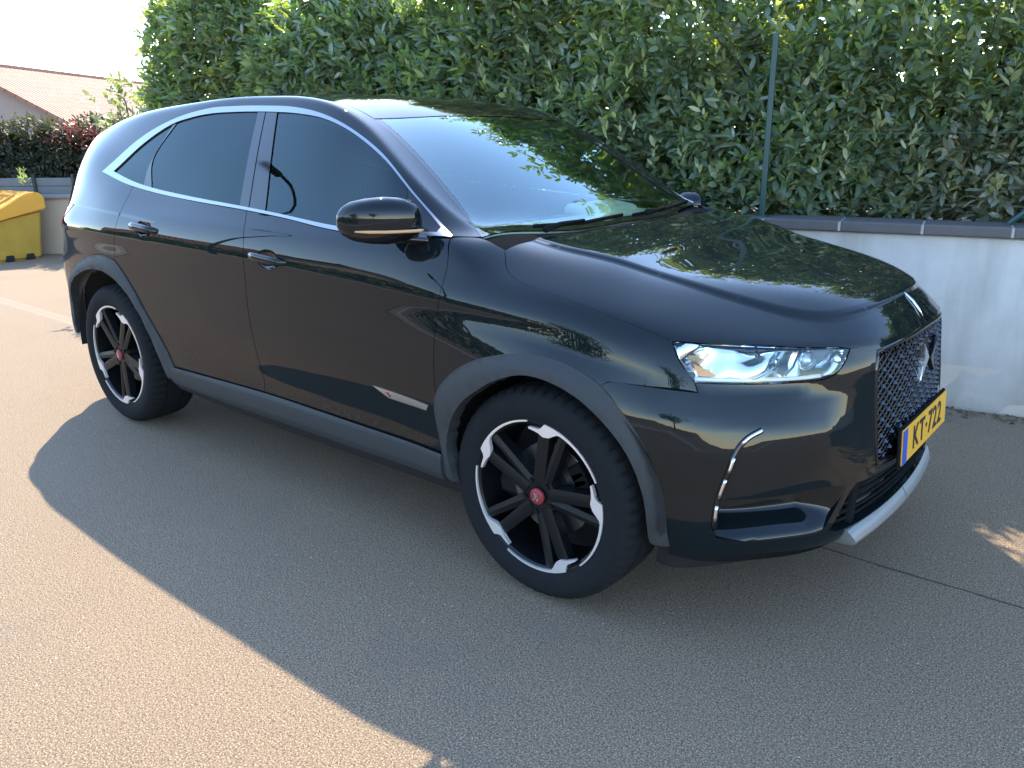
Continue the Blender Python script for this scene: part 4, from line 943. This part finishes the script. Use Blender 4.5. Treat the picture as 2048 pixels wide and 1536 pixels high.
panel('sill_trim', 'S', [SZ((-.775,.408),(-.4,.412),(0,.415),(.5,.41),(.985,.405)), SZ((.985,.31),(.5,.305),(0,.305),(-.4,.31),(-.775,.33))], [M_CLAD], car, off=.006, gap=.001, thick=.04, mirror=True,
      shape=lambda p: .012*max(0, min(1, (p[1]-.29)/.05))*max(0, min(1, (.42-p[1])/.03)), grid=.015)
LIPB = [(p[0]-.012, p[1]*.985, p[2]-.035) for p in BLOW]
panel('front_lip', 'F', [BLOW, [(p[0], p[1], max(p[2], .195)) for p in LIPB[::-1]]], [M_PLAST], car, off=-.004, gap=.0005, sym=False, mirror=True, thick=.03)
# silver skid strip under the intake
def skid(s0, s1):
    bm = bmesh.new(); rows = []
    for y in np.linspace(s0, s1, 15):
        k = abs(y); xt = 2.2035-.17*k*k; xb = 2.224-.17*k*k; ye = y+(.022*(1 if y > 0 else -1)*max(0, (k-.36)/.065))
        rows.append([bm.verts.new(v) for v in ((xt-.06, ye, .300), (xt-.002, ye, .304), (xt+.005, ye, .300), (xb+.001, y, .268), (xb, y, .257), (xb-.008, y, .250), (xb-.09, y, .244))])
    for a, b in zip(rows, rows[1:]):
        for k in range(6): bm.faces.new((a[k], a[k+1], b[k+1], b[k]))
    bm.faces.new(rows[0]); bm.faces.new(rows[-1][::-1])
    return bm
sk = new_obj('skid_strip', mesh_bm('skid_strip', skid(-.425, -.003), True, 75), M_SKID, car)
new_obj('skid_strip', mesh_bm('skid_strip', skid(.003, .425), True, 75), M_SKID, car)

# ------------------------------------------------------------------ grille, intake, pockets, lamps
def recess(name, prj, segs, depth, mat, parent, mirror=True, dirv=(-1, 0, 0), taper=.0, back_mat=None):
    """a pocket: walls from the outline inwards plus a back"""
    out = inset(loop(prj, segs, .02), -.001); rim = []
    for u, v in out:
        l, n = hit(prj, u, v); rim.append(l-n*.001)
    D = Vector(dirv).normalized()*depth; c = sum(rim, Vector())/len(rim)
    res = []
    for sg in ((1, -1) if mirror else (1,)):
        bm = bmesh.new(); f = lambda p: Vector((p.x, p.y*sg, p.z))
        a = [bm.verts.new(f(p)) for p in rim]; b = [bm.verts.new(f(p+D+(c-p)*taper)) for p in rim]; n = len(a)
        for i in range(n): bm.faces.new((a[i], a[(i+1) % n], b[(i+1) % n], b[i]))
        bf = bm.faces.new(b); bmesh.ops.triangulate(bm, faces=[bf])
        me = mesh_bm(name, bm, True, 35); res.append(new_obj(name, me, mat, parent))
    return res
def pocket_shape(p):
    th, z = abs(p[0]), p[1]; t = max(0, min(1, (z-.325)/.075)); side = max(0, min(1, (.98-th)/.10))*max(0, min(1, (th-.47)/.10))
    return -.075*side*(t*t*(3-2*t))
pkp = panel('bumper_pocket', 'F', PKT, [M_PAINT], car, shape=pocket_shape, gap=-.001, thick=.01, grid=.012, mirror=True)
grl = panel('grille', 'F', GRH, [M_SHELL], car, off=-.055, gap=-.004, thick=.0, grid=.05)
low = panel('lower_intake', 'F', LGH, [M_SHELL], car, off=-.06, gap=-.004, thick=0, grid=.05)
def surf_tube(bm, prj, uvs, r, off, n=6):
    pts = []
    for u, v in uvs:
        l, nn = hit(prj, u, v)
        if l: pts.append(l+nn*off)
    if len(pts) > 1: add_tube(bm, pts, r, n)
ghole = loop('F', GRH, .02)
bm = bmesh.new()
# diamond lattice bars, denser towards the edges
zc, zs, us = .67, .025, .0305
for fam in (1, -1):
    for k in range(-42, 43):
        run = []
        for t in np.linspace(-.36, .36, 73):
            u = t; v = zc+fam*(t*zs/us)+k*zs
            if inside([(u, v)], ghole)[0]: run.append((u, v))
            else:
                if len(run) > 1: surf_tube(bm, 'F', run, .0042, -.016, 5)
                run = []
        if len(run) > 1: surf_tube(bm, 'F', run, .0042, -.016, 5)
gm = new_obj('grille_mesh', mesh_bm('grille_mesh', bm, True), M_GLOSS, grl)
bm = bmesh.new()
for ku in range(-13, 14):                                   # small studs at the lattice crossings
    for kv in range(-16, 16):
        u, v = ku*us, zc+kv*zs+ (zs/2 if False else 0)
        if (ku+kv) % 2 == 0 and inside([(u, v)], ghole)[0]:
            l, nn = hit('F', u, v); r = bmesh.ops.create_cone(bm, segments=4, cap_ends=True, radius1=.0105, radius2=.0035, depth=.010)
            q = nn.to_track_quat('Z', 'Y').to_matrix().to_4x4(); bmesh.ops.transform(bm, matrix=Matrix.Translation(l-nn*.010) @ q, verts=r['verts'])
new_obj('grille_studs', mesh_bm('grille_studs', bm), simple('dark_chrome', (.10, .11, .125), .22, 0, 20, 0, Metallic=1.0), grl)
bm = bmesh.new(); gl = inset(ghole, .004); surf_tube(bm, 'F', gl+gl[:1], .008, -.004, 8)
new_obj('grille_frame', mesh_bm('grille_frame', bm, True), M_GLOSS, grl)
# emblem: two facing angular strokes
bm = bmesh.new()
for nm, poly, mt in (('emblem', [(-.085,.062),(-.008,.004),(-.083,-.068),(-.069,-.012),(-.063,.004),(-.069,.020)], M_CHROME), ('emblem_stroke', [(.078,.060),(.006,-.004),(.080,-.064),(.060,-.018),(.040,-.002),(.058,.014)], M_GLOSS)):
    bm = bmesh.new(); add_prism(bm, [(a, .752+b) for a, b in poly], 2.212, 2.234, lambda u, v, h: (h, u, v))
    bmesh.ops.bevel(bm, geom=list(bm.edges), offset=.003, segments=2, affect='EDGES')
    new_obj(nm, mesh_bm(nm, bm, True, 50), mt, grl)
bm = bmesh.new(); add_prism(bm, [(-.088, .80), (0, .83), (.088, .80), (.075, .70), (0, .675), (-.075, .70)], 2.190, 2.212, lambda u, v, h: (h, u, v))
new_obj('emblem_base', mesh_bm('emblem_base', bm, False), M_GLOSS, grl)
# lower intake bars
bm = bmesh.new(); lh = loop('F', LGH, .02)
for z in (.335, .36, .385, .41, .435):
    run = [(u, z) for u in np.linspace(-.50, .50, 61) if inside([(u, z)], lh)[0]]
    surf_tube(bm, 'F', run, .006, -.02, 6)
for u in (-.40, .40): surf_tube(bm, 'F', [(u, z) for z in np.linspace(.315, .452, 8)], .018, -.022, 8)
new_obj('intake_bars', mesh_bm('intake_bars', bm, True), M_PLAST, low)
# vertical daytime light strips at the bumper corners
DRL = [(1.986,-.708,.657),(1.961,-.737,.637),(1.946,-.757,.611),(1.939,-.769,.584),(1.935,-.779,.552),(1.929,-.791,.513),(1.924,-.799,.48),(1.92,-.805,.445),(1.918,-.807,.41),(1.917,-.808,.375)]
dc = [tuple(p) for p in crom(DRL, .01)]
n = len(dc); strip = new_obj('light_strip', mesh_bm('light_strip', bar_on('F', dc, [.0085]*n, [.004]*n, [.001]*n, 8, bump_shape), True), M_GLOSS, car); strip2 = flip_copy(strip)
for a, b in ((.02, .20), (.34, .49), (.56, .70), (.78, .92)):
    seg = dc[int(a*n):int(b*n)+1]; k = len(seg)
    o = new_obj('light_segment', mesh_bm('light_segment', bar_on('F', seg, [.0052]*k, [.0035]*k, [.0045]*k, 8, bump_shape), True), M_CHROME, strip); flip_copy(o, strip2)
# headlamps
HLS = [HL_TOP, HL_IN, HL_BOT, SZ((1.828,.782),(1.78,.84),(1.75,.888))]
hl = panel('headlight', 'F', HLS, [M_LENS], car, off=-.001, gap=.002, thick=.003, mirror=True, grid=.02)
hus = recess('lamp_housing', 'F', HLS, .035, M_GLOSS, hl[0], dirv=(-.75, .6, .05), taper=.0); hus[1].parent = hl[1]
def bowls(p):
    u, v = p; return -.021-.017*math.sin(u*16+1.0+v*9)*math.cos((v-.83)*33+u*5)-.005*math.sin(u*53+v*36)
rf = panel('reflector', 'F', HLS, [M_REFL], hl[0], off=0, gap=.004, thick=.002, shape=bowls, grid=.012); flip_copy(rf, hl[1])
hb = [tuple(p) for p in crom(HL_BOT, .012)]; k = len(hb)
gd = new_obj('light_guide', mesh_bm('light_guide', bar_on('F', [(p[0], p[1], p[2]+.010) for p in hb], [.006]*k, [.005]*k, [-.010]*k, 8), True), M_WHITE, hl[0]); flip_copy(gd, hl[1])
for u0, v0, r in ((.68, .838, .026), (.575, .835, .026), (.475, .828, .024)):
    l, nn = hit('F', u0, v0); bm = bmesh.new()
    q = Vector((.86, -.5, .05)).to_track_quat('Y', 'Z').to_matrix().to_4x4()
    add_lathe(bm, [(r, .0), (r*1.02, .008), (r*.9, .012), (r*.86, .004), (r*.6, .012), (r*.2, .018), (.0005, .0185)], 24, 'Y')
    bmesh.ops.transform(bm, matrix=Matrix.Translation(l-nn*.030) @ q, verts=bm.verts)
    pj = new_obj('projector', mesh_bm('projector', bm, True, 40), M_REFL if u0 != .575 else M_SKID, hl[0]); flip_copy(pj, hl[1])
for us in ([.735, .72, .715, .725], [.60, .615, .63, .655]):
    bm = bmesh.new(); surf_tube(bm, 'F', list(zip(us, (.868, .845, .82, .795))), .0035, -.010, 6); o = new_obj('lamp_divider', mesh_bm('lamp_divider', bm, True), M_GLOSS, hl[0]); flip_copy(o, hl[1])
am = panel('turn_lamp', 'F', [[(1.815,-.785,.832),(1.85,-.76,.815)], [(1.87,-.745,.797),(1.83,-.785,.800)]], [M_AMBER], hl[0], off=-.012, gap=0, thick=.002, grid=.02); flip_copy(am, hl[1])
# number plate
M_PLATE = simple('yellow_plate', (.58, .31, .022), .4, .06, 30)
M_BLUE = simple('blue_plate_strip', (.02, .06, .35), .35)
M_INK = simple('plate_ink', (.006, .006, .007), .4)
bm = bmesh.new(); add_box(bm, (2.2475, 0, .525), (.006, .52, .112), Matrix.Rotation(rad(-4), 3, 'Y'), .002, 1)
pt = new_obj('number_plate', mesh_bm('number_plate', bm), M_PLATE, car)
bm = bmesh.new(); add_box(bm, (2.2395, 0, .522), (.010, .535, .128), Matrix.Rotation(rad(-4), 3, 'Y'), .003, 1); add_box(bm, (2.2225, 0, .520), (.03, .30, .07), None, .004, 1)
new_obj('plate_holder', mesh_bm('plate_holder', bm), M_PLAST, pt)
bm = bmesh.new(); add_box(bm, (2.2510, -.238, .525), (.0012, .044, .108), Matrix.Rotation(rad(-4), 3, 'Y')); new_obj('plate_strip', mesh_bm('plate_strip', bm), M_BLUE, pt)
def text_mesh(name, body, size, M, mat, parent, ext=.0006, spacing=1.0):
    cu = bpy.data.curves.new(name, 'FONT'); cu.body = body; cu.size = size; cu.align_x = 'CENTER'; cu.align_y = 'CENTER'; cu.extrude = ext; cu.space_character = spacing; cu.offset = size*.012
    o = bpy.data.objects.new(name, cu); COL.objects.link(o); me = bpy.data.meshes.new_from_object(o.evaluated_get(bpy.context.evaluated_depsgraph_get()))
    bpy.data.objects.remove(o); bpy.data.curves.remove(cu); me.transform(M); me.materials.clear(); return new_obj(name, me, mat, parent)
TM = Matrix.Translation((2.2515, .018, .525)) @ Matrix.Rotation(rad(-4), 4, 'Y') @ Matrix(((0, 0, 1, 0), (1, 0, 0, 0), (0, 1, 0, 0), (0, 0, 0, 1)))
text_mesh('plate_lettering', 'KT\u00b7722', .105, TM, M_INK, pt, spacing=1.12)
# bonnet strip
pb2 = [(2.12,0,.945),(2.14,0,.94),(2.16,0,.92),(2.18,0,.90),(2.195,0,.882)]; k = len(pb2)
new_obj('bonnet_strip', mesh_bm('bonnet_strip', bar_on('T', pb2, [.002, .004, .005, .005, .003], [.002, .004, .005, .005, .003], [.001]*k, 8), True), M_CHROME, car)

# ------------------------------------------------------------------ mirrors, wipers, pillars
def mirror_bm():
    bm = bmesh.new(); rings = []
    S = [(-.862,.825,.028,1.172,.030),(-.872,.812,.055,1.172,.052),(-.892,.80,.078,1.173,.066),(-.925,.782,.090,1.174,.073),(-.965,.762,.090,1.174,.075),(-1.0,.740,.083,1.173,.070),(-1.03,.716,.068,1.172,.060),(-1.048,.698,.048,1.171,.045),(-1.058,.684,.026,1.170,.026),(-1.061,.678,.006,1.170,.006)]
    n = 40
    for y, cx, hx, cz, hz in S:
        r = []
        for k in range(n):
            a = 2*math.pi*k/n; c, s = math.cos(a), math.sin(a); e = 2/2.7
            x = cx+hx*math.copysign(abs(c)**e, c)*(1 if c > 0 else .8); z = cz+hz*math.copysign(abs(s)**e, s)*(1.0 if s > 0 else 1.05)
            r.append(bm.verts.new((x, y, z)))
        rings.append(r)
    for a, b in zip(rings, rings[1:]):
        for k in range(n): bm.faces.new((a[k], a[(k+1) % n], b[(k+1) % n], b[k]))
    bm.faces.new(rings[0][::-1]); bm.faces.new(rings[-1]); return bm
me = mesh_bm('wing_mirror', mirror_bm(), True); me.materials.append(M_PAINT); me.materials.append(M_GLOSS)
for p in me.polygons: p.material_index = 1 if p.center.z < 1.134 else 0
wm = new_obj('wing_mirror', me, None, car); wm2 = flip_copy(wm)
bm = bmesh.new(); add_tube(bm, [(.845,-.84,1.100),(.84,-.875,1.108),(.82,-.91,1.118)], [.034,.030,.026], 12)
for v in bm.verts: v.co.z = 1.108+(v.co.z-1.108)*.55
ar = new_obj('mirror_arm', mesh_bm('mirror_arm', bm, True, 60), M_GLOSS, wm); flip_copy(ar, wm2)
ind = []
for y, x in ((-.885,.886),(-.90,.888),(-.93,.876),(-.965,.856),(-1.0,.827),(-1.03,.786),(-1.05,.744)): ind.append((x, y, 1.142))
bm = bmesh.new(); add_tube(bm, ind, [.003]+[.0055]*5+[.003], 8); io = new_obj('indicator', mesh_bm('indicator', bm, True), simple('clear_amber_strip', (.42, .24, .12), .12), wm); flip_copy(io, wm2)
bm = bmesh.new(); add_box(bm, (.690,-.955,1.176), (.004,.15,.105), Matrix.Rotation(rad(8), 3, 'Z'), .002, 1); mg = new_obj('mirror_glass', mesh_bm('mirror_glass', bm), M_REFL, wm); flip_copy(mg, wm2)
wm2.location = (.10, -.02, -.075)
for y0, y1, x0, x1 in ((-.55, .05, 1.13, 1.045), (.10, .62, 1.14, 1.03)):
    bm = bmesh.new(); P, NN = resurf([(x1+(x0-x1)*.35, y0, 1.1), (x1+.02, (y0+y1)/2, 1.1), (x1, y1, 1.1)], 'T', .016); add_tube(bm, P, .007, 6)
    P2, _ = resurf([(1.16, y0-.05, 1.1), (1.13, y0+.08, 1.1), (x1+.03, (y0+y1)/2, 1.1)], 'T', .026); add_tube(bm, P2, [.012, .009, .006], 6)
    new_obj('wiper', mesh_bm('wiper', bm, True), M_PLAST, car)

# ------------------------------------------------------------------ cabin
bm = bmesh.new()
add_box(bm, (.68, 0, .975), (.56, 1.40, .18), None, .04, 3); db = new_obj('dashboard', mesh_bm('dashboard', bm, True, 40), M_DASHD, car)
bm = bmesh.new(); add_box(bm, (.855, 0, 1.086), (.24, 1.32, .02), Matrix.Rotation(rad(2), 3, 'Y'), .009, 2); db2 = new_obj('dash_top', mesh_bm('dash_top', bm, True, 40), M_DASH, db)
bm = bmesh.new(); add_box(bm, (.72, .40, 1.105), (.17, .38, .06), Matrix.Rotation(rad(8), 3, 'Y'), .028, 3); new_obj('instrument_hood', mesh_bm('instrument_hood', bm, True, 40), M_DASH, db)
bm = bmesh.new(); add_lathe(bm, [(.175+.014*math.cos(t), .014*math.sin(t)) for t in [2*math.pi*k/8 for k in range(8)]], 36, 'Z', closed=True); add_box(bm, (0, 0, -.01), (.12, .10, .04), None, .02, 2); add_box(bm, (0, 0, -.005), (.34, .03, .015), None, .005, 1)
bmesh.ops.transform(bm, matrix=Matrix.Translation((.27, .36, 1.0)) @ Matrix.Rotation(rad(-62), 4, 'Y'), verts=bm.verts)
new_obj('steering_wheel', mesh_bm('steering_wheel', bm, True, 50), M_PLAST, car)
def seat(cx, cy, wd):
    bm = bmesh.new(); add_box(bm, (cx, cy, .62), (.52, wd, .18), Matrix.Rotation(rad(-6), 3, 'Y'), .06, 3)
    add_box(bm, (cx-.30, cy, .93), (.15, wd*.96, .62), Matrix.Rotation(rad(-16), 3, 'Y'), .06, 3)
    s = new_obj('seat', mesh_bm('seat', bm, True, 60), M_SEAT, car)
    for y in ([0] if wd < .7 else [-.36, .36]):
        bm = bmesh.new(); add_box(bm, (cx-.415, cy+y, 1.33), (.10, .26, .17), Matrix.Rotation(rad(-12), 3, 'Y'), .045, 3)
        add_tube(bm, [(cx-.40, cy+y-.06, 1.18), (cx-.41, cy+y-.06, 1.28)], .008, 6); add_tube(bm, [(cx-.40, cy+y+.06, 1.18), (cx-.41, cy+y+.06, 1.28)], .008, 6)
        new_obj('headrest', mesh_bm('headrest', bm, True, 60), M_SEAT, s)
seat(.02, .37, .52); seat(.02, -.37, .52); seat(-.86, 0, 1.28)
bm = bmesh.new(); add_box(bm, (-.3, 0, .40), (2.9, 1.5, .10), None, .02, 1); new_obj('cabin_floor', mesh_bm('cabin_floor', bm), M_SHELL, car)
bm = bmesh.new(); add_box(bm, (.22, 0, 1.425), (.03, .24, .07), Matrix.Rotation(rad(10), 3, 'Y'), .012, 2); add_tube(bm, [(.24, 0, 1.43), (.30, 0, 1.49)], .010, 6); new_obj('inside_mirror', mesh_bm('inside_mirror', bm, True, 50), M_PLAST, car)

# ------------------------------------------------------------------ wheels
def tyre_mat():
    b = NB('tyre_rubber'); v = b.obj(); n = b.noise(v, 60, 4)
    b.pbr(b.mix(n, (.004, .005, .006), (.010, .011, .013)), .9, b.bump(b.noise(v, 400, 2), .2, .001), Specular_IOR_Level=.2); return b.m
M_TYRE = tyre_mat()
M_RIM = simple('gloss_black_alloy', (.004, .005, .006), .4, Specular_IOR_Level=.25)
M_CUT = simple('diamond_cut_alloy', (.66, .63, .62), .36, 0, 20, 0, Metallic=.6)
M_DISC = simple('brake_disc_steel', (.20, .20, .20), .4, .1, 50, 0, Metallic=1.0)
M_CAP = simple('carmine_cap', (.20, .022, .03), .35)
def tyre_bm():
    bm = bmesh.new(); n = 216
    prof = [(.240,.012),(.250,.004),(.262,-.003),(.285,-.008),(.308,-.008),(.325,-.003),(.336,.007),(.344,.018),(.349,.031),(.350,.060),(.350,.066),(.342,.068),(.342,.077),(.351,.079),(.352,.118),(.351,.157),(.342,.159),(.342,.168),(.350,.170),(.349,.206),(.343,.222),(.326,.241),(.300,.246),(.262,.240),(.240,.225)]
    rings = []
    for r, a in prof:
        ring = []
        for k in range(n):
            t = 2*math.pi*k/n; rr = r
            if .338 < r and (a < .062 or a > .172) and k % 4 == 0: rr = r-.010
            if .325 < r < .338 and a < .02 and k % 4 == 0: rr = r-.004
            if abs(a-.118) < .045 and r > .350 and (k+int(a*200)) % 8 == 0: rr = r-.004
            ring.append(bm.verts.new((rr*math.cos(t), a, rr*math.sin(t))))
        rings.append(ring)
    for a, b in zip(rings, rings[1:]):
        for k in range(n): bm.faces.new((a[k], a[(k+1) % n], b[(k+1) % n], b[k]))
    return bm
def pol(r, a): return (r*math.sin(a), r*math.cos(a))          # a measured from the top towards +x (clockwise seen from outside)
def rim_bm(rot):
    bm = bmesh.new()
    add_lathe(bm, [(.2365,.20),(.2355,.03),(.236,.012),(.2465,.004),(.252,.004),(.2545,.010),(.248,.022)], 96, 'Y')
    add_lathe(bm, [(.0005,.020),(.030,.018),(.052,.014),(.066,.018),(.072,.040),(.070,.10)], 48, 'Y')
    fn = lambda u, v, h: (u, h, v)
    for k in range(5):
        a = rad(rot+72*k)
        for a0, a1, w0, w1, dy in ((-.12, .02, .022, .020, .0), (.46, .31, .018, .015, .004), (.16, .16, .011, .008, .012)):
            if dy == .012: continue
            p0, p1 = np.array(pol(.045, a+a0)), np.array(pol(.238, a+a1)); d = (p1-p0)/np.linalg.norm(p1-p0); m = np.array((-d[1], d[0]))
            quad = [(p0+m*w0, .016+dy), (p0-m*w0, .016+dy), (p1-m*w1, .008+dy), (p1+m*w1, .008+dy)]
            top = [bm.verts.new((q[0], y, q[1])) for q, y in quad]; bot = [bm.verts.new((q[0]*1.0, y+.035, q[1])) for q, y in quad]
            ridge = [bm.verts.new((p[0], y, p[1])) for p, y in ((p0, .010+dy), (p1, .003+dy))]
            bm.faces.new((top[0], ridge[0], ridge[1], top[3])); bm.faces.new((ridge[0], top[1], top[2], ridge[1]))
            bm.faces.new(bot)
            for i in range(4): bm.faces.new((top[i], bot[i], bot[(i+1) % 4], top[(i+1) % 4])) if i not in (0, 2) else bm.faces.new((top[i], bot[i], bot[(i+1) % 4], top[(i+1) % 4], ridge[0 if i == 0 else 1]))
    for k in range(5):
        c = pol(.053, rad(rot+72*k+36)); bmesh.ops.create_cone(bm, segments=10, cap_ends=True, radius1=.0085, radius2=.0075, depth=.012, matrix=Matrix.Translation((c[0], .014, c[1])) @ Matrix.Rotation(rad(90), 4, 'X'))
    return bm
def accent_bm(rot):
    bm = bmesh.new()
    for k in range(5):
        a = rot+72*k; inn, out = [], []
        for d in np.linspace(-13, 58, 30):
            if d < -2: ro, ri = .2285-.002*((d+2)/11), .2145+.010*(-(d+2)/11)
            elif d < 6: t = (d+2)/8; ro = .2285+(.2505-.2285)*min(1, t*2.2); ri = .2145-.006*math.sin(t*math.pi)
            else:
                t = min(1, (d-6)/10); ro = .2505; ri = .2125+(.2405-.2125)*(t*t*(3-2*t))+.005*(d-6)/52
            inn.append(pol(ri, rad(a+d))); out.append(pol(ro, rad(a+d)))
        add_prism(bm, out+inn[::-1], -.001, .012, lambda u, v, h: (u, h, v))
    return bm
def make_wheel(cx, cz, scale, rot):
    P = Matrix.Translation((cx, -.916, cz)) @ Matrix.Scale(scale, 4)
    def put(name, bm, mat, parent, ang=35):
        bmesh.ops.transform(bm, matrix=P, verts=bm.verts); return new_obj(name, mesh_bm(name, bm, True, ang), mat, parent)
    wh = put('wheel', rim_bm(rot), M_RIM, car)
    put('tyre', tyre_bm(), M_TYRE, wh, 50)
    put('rim_accent', accent_bm(rot), M_CUT, wh)
    bm = bmesh.new(); add_lathe(bm, [(.0005,.002),(.021,.003),(.0255,.005),(.0265,.012)], 32, 'Y'); cp = put('hub_cap', bm, M_CAP, wh)
    bm = bmesh.new()
    for poly in ([(-.010,-.012),(-.004,-.012),(.006,.004),(.002,.012),(-.010,.012),(-.002,.004)], [(.002,-.012),(.011,-.012),(.011,.006),(.006,-.004)]): add_prism(bm, poly, -.0008, .006, lambda u, v, h: (u, h, v))
    put('cap_mark', bm, M_CHROME, cp)
    bm = bmesh.new(); add_lathe(bm, [(.06,.085),(.152,.085),(.154,.087),(.154,.107),(.152,.109),(.06,.109)], 64, 'Y'); add_lathe(bm, [(.0005,.07),(.062,.07),(.07,.085)], 32, 'Y'); put('brake_disc', bm, M_DISC, wh)
    bm = bmesh.new(); 
    for a in np.linspace(rad(50), rad(100), 6): add_box(bm, (.135*math.sin(a), .095, .135*math.cos(a)), (.05, .06, .055), Matrix.Rotation(a, 3, 'Y'), .006, 1)
    put('brake_caliper', bm, M_PLAST, wh)
    bm = bmesh.new(); add_lathe(bm, [(.0005,.19),(.237,.19)], 32, 'Y'); put('wheel_back', bm, M_SHELL, wh)
    w2 = flip_copy(wh)
    for c in list(wh.children):
        c2 = flip_copy(c, w2)
        for g in c.children: flip_copy(g, w2)
    return wh
make_wheel(1.369, .351, 1.0, 6); make_wheel(-1.369, .361, 1.03, 26)
for cx, r in ((1.369, .43), (-1.36, .46)):                  # dark wheel housings
    for s in (-1, 1):
        bm = bmesh.new(); R1 = []; R0 = []
        for k in range(25):
            a = math.pi*(k/24*1.02-.01); R1.append(bm.verts.new((cx+r*math.cos(a), s*.90, .36+r*math.sin(a)))); R0.append(bm.verts.new((cx+r*math.cos(a), s*.52, .36+r*math.sin(a))))
        for k in range(24): bm.faces.new((R1[k], R1[k+1], R0[k+1], R0[k]))
        bm.faces.new(R0)
        new_obj('wheel_housing', mesh_bm('wheel_housing', bm), M_SHELL, car)
bm = bmesh.new(); add_box(bm, (0, 0, .30), (3.6, 1.62, .10), None, .03, 1); new_obj('underbody', mesh_bm('underbody', bm), M_SHELL, car)
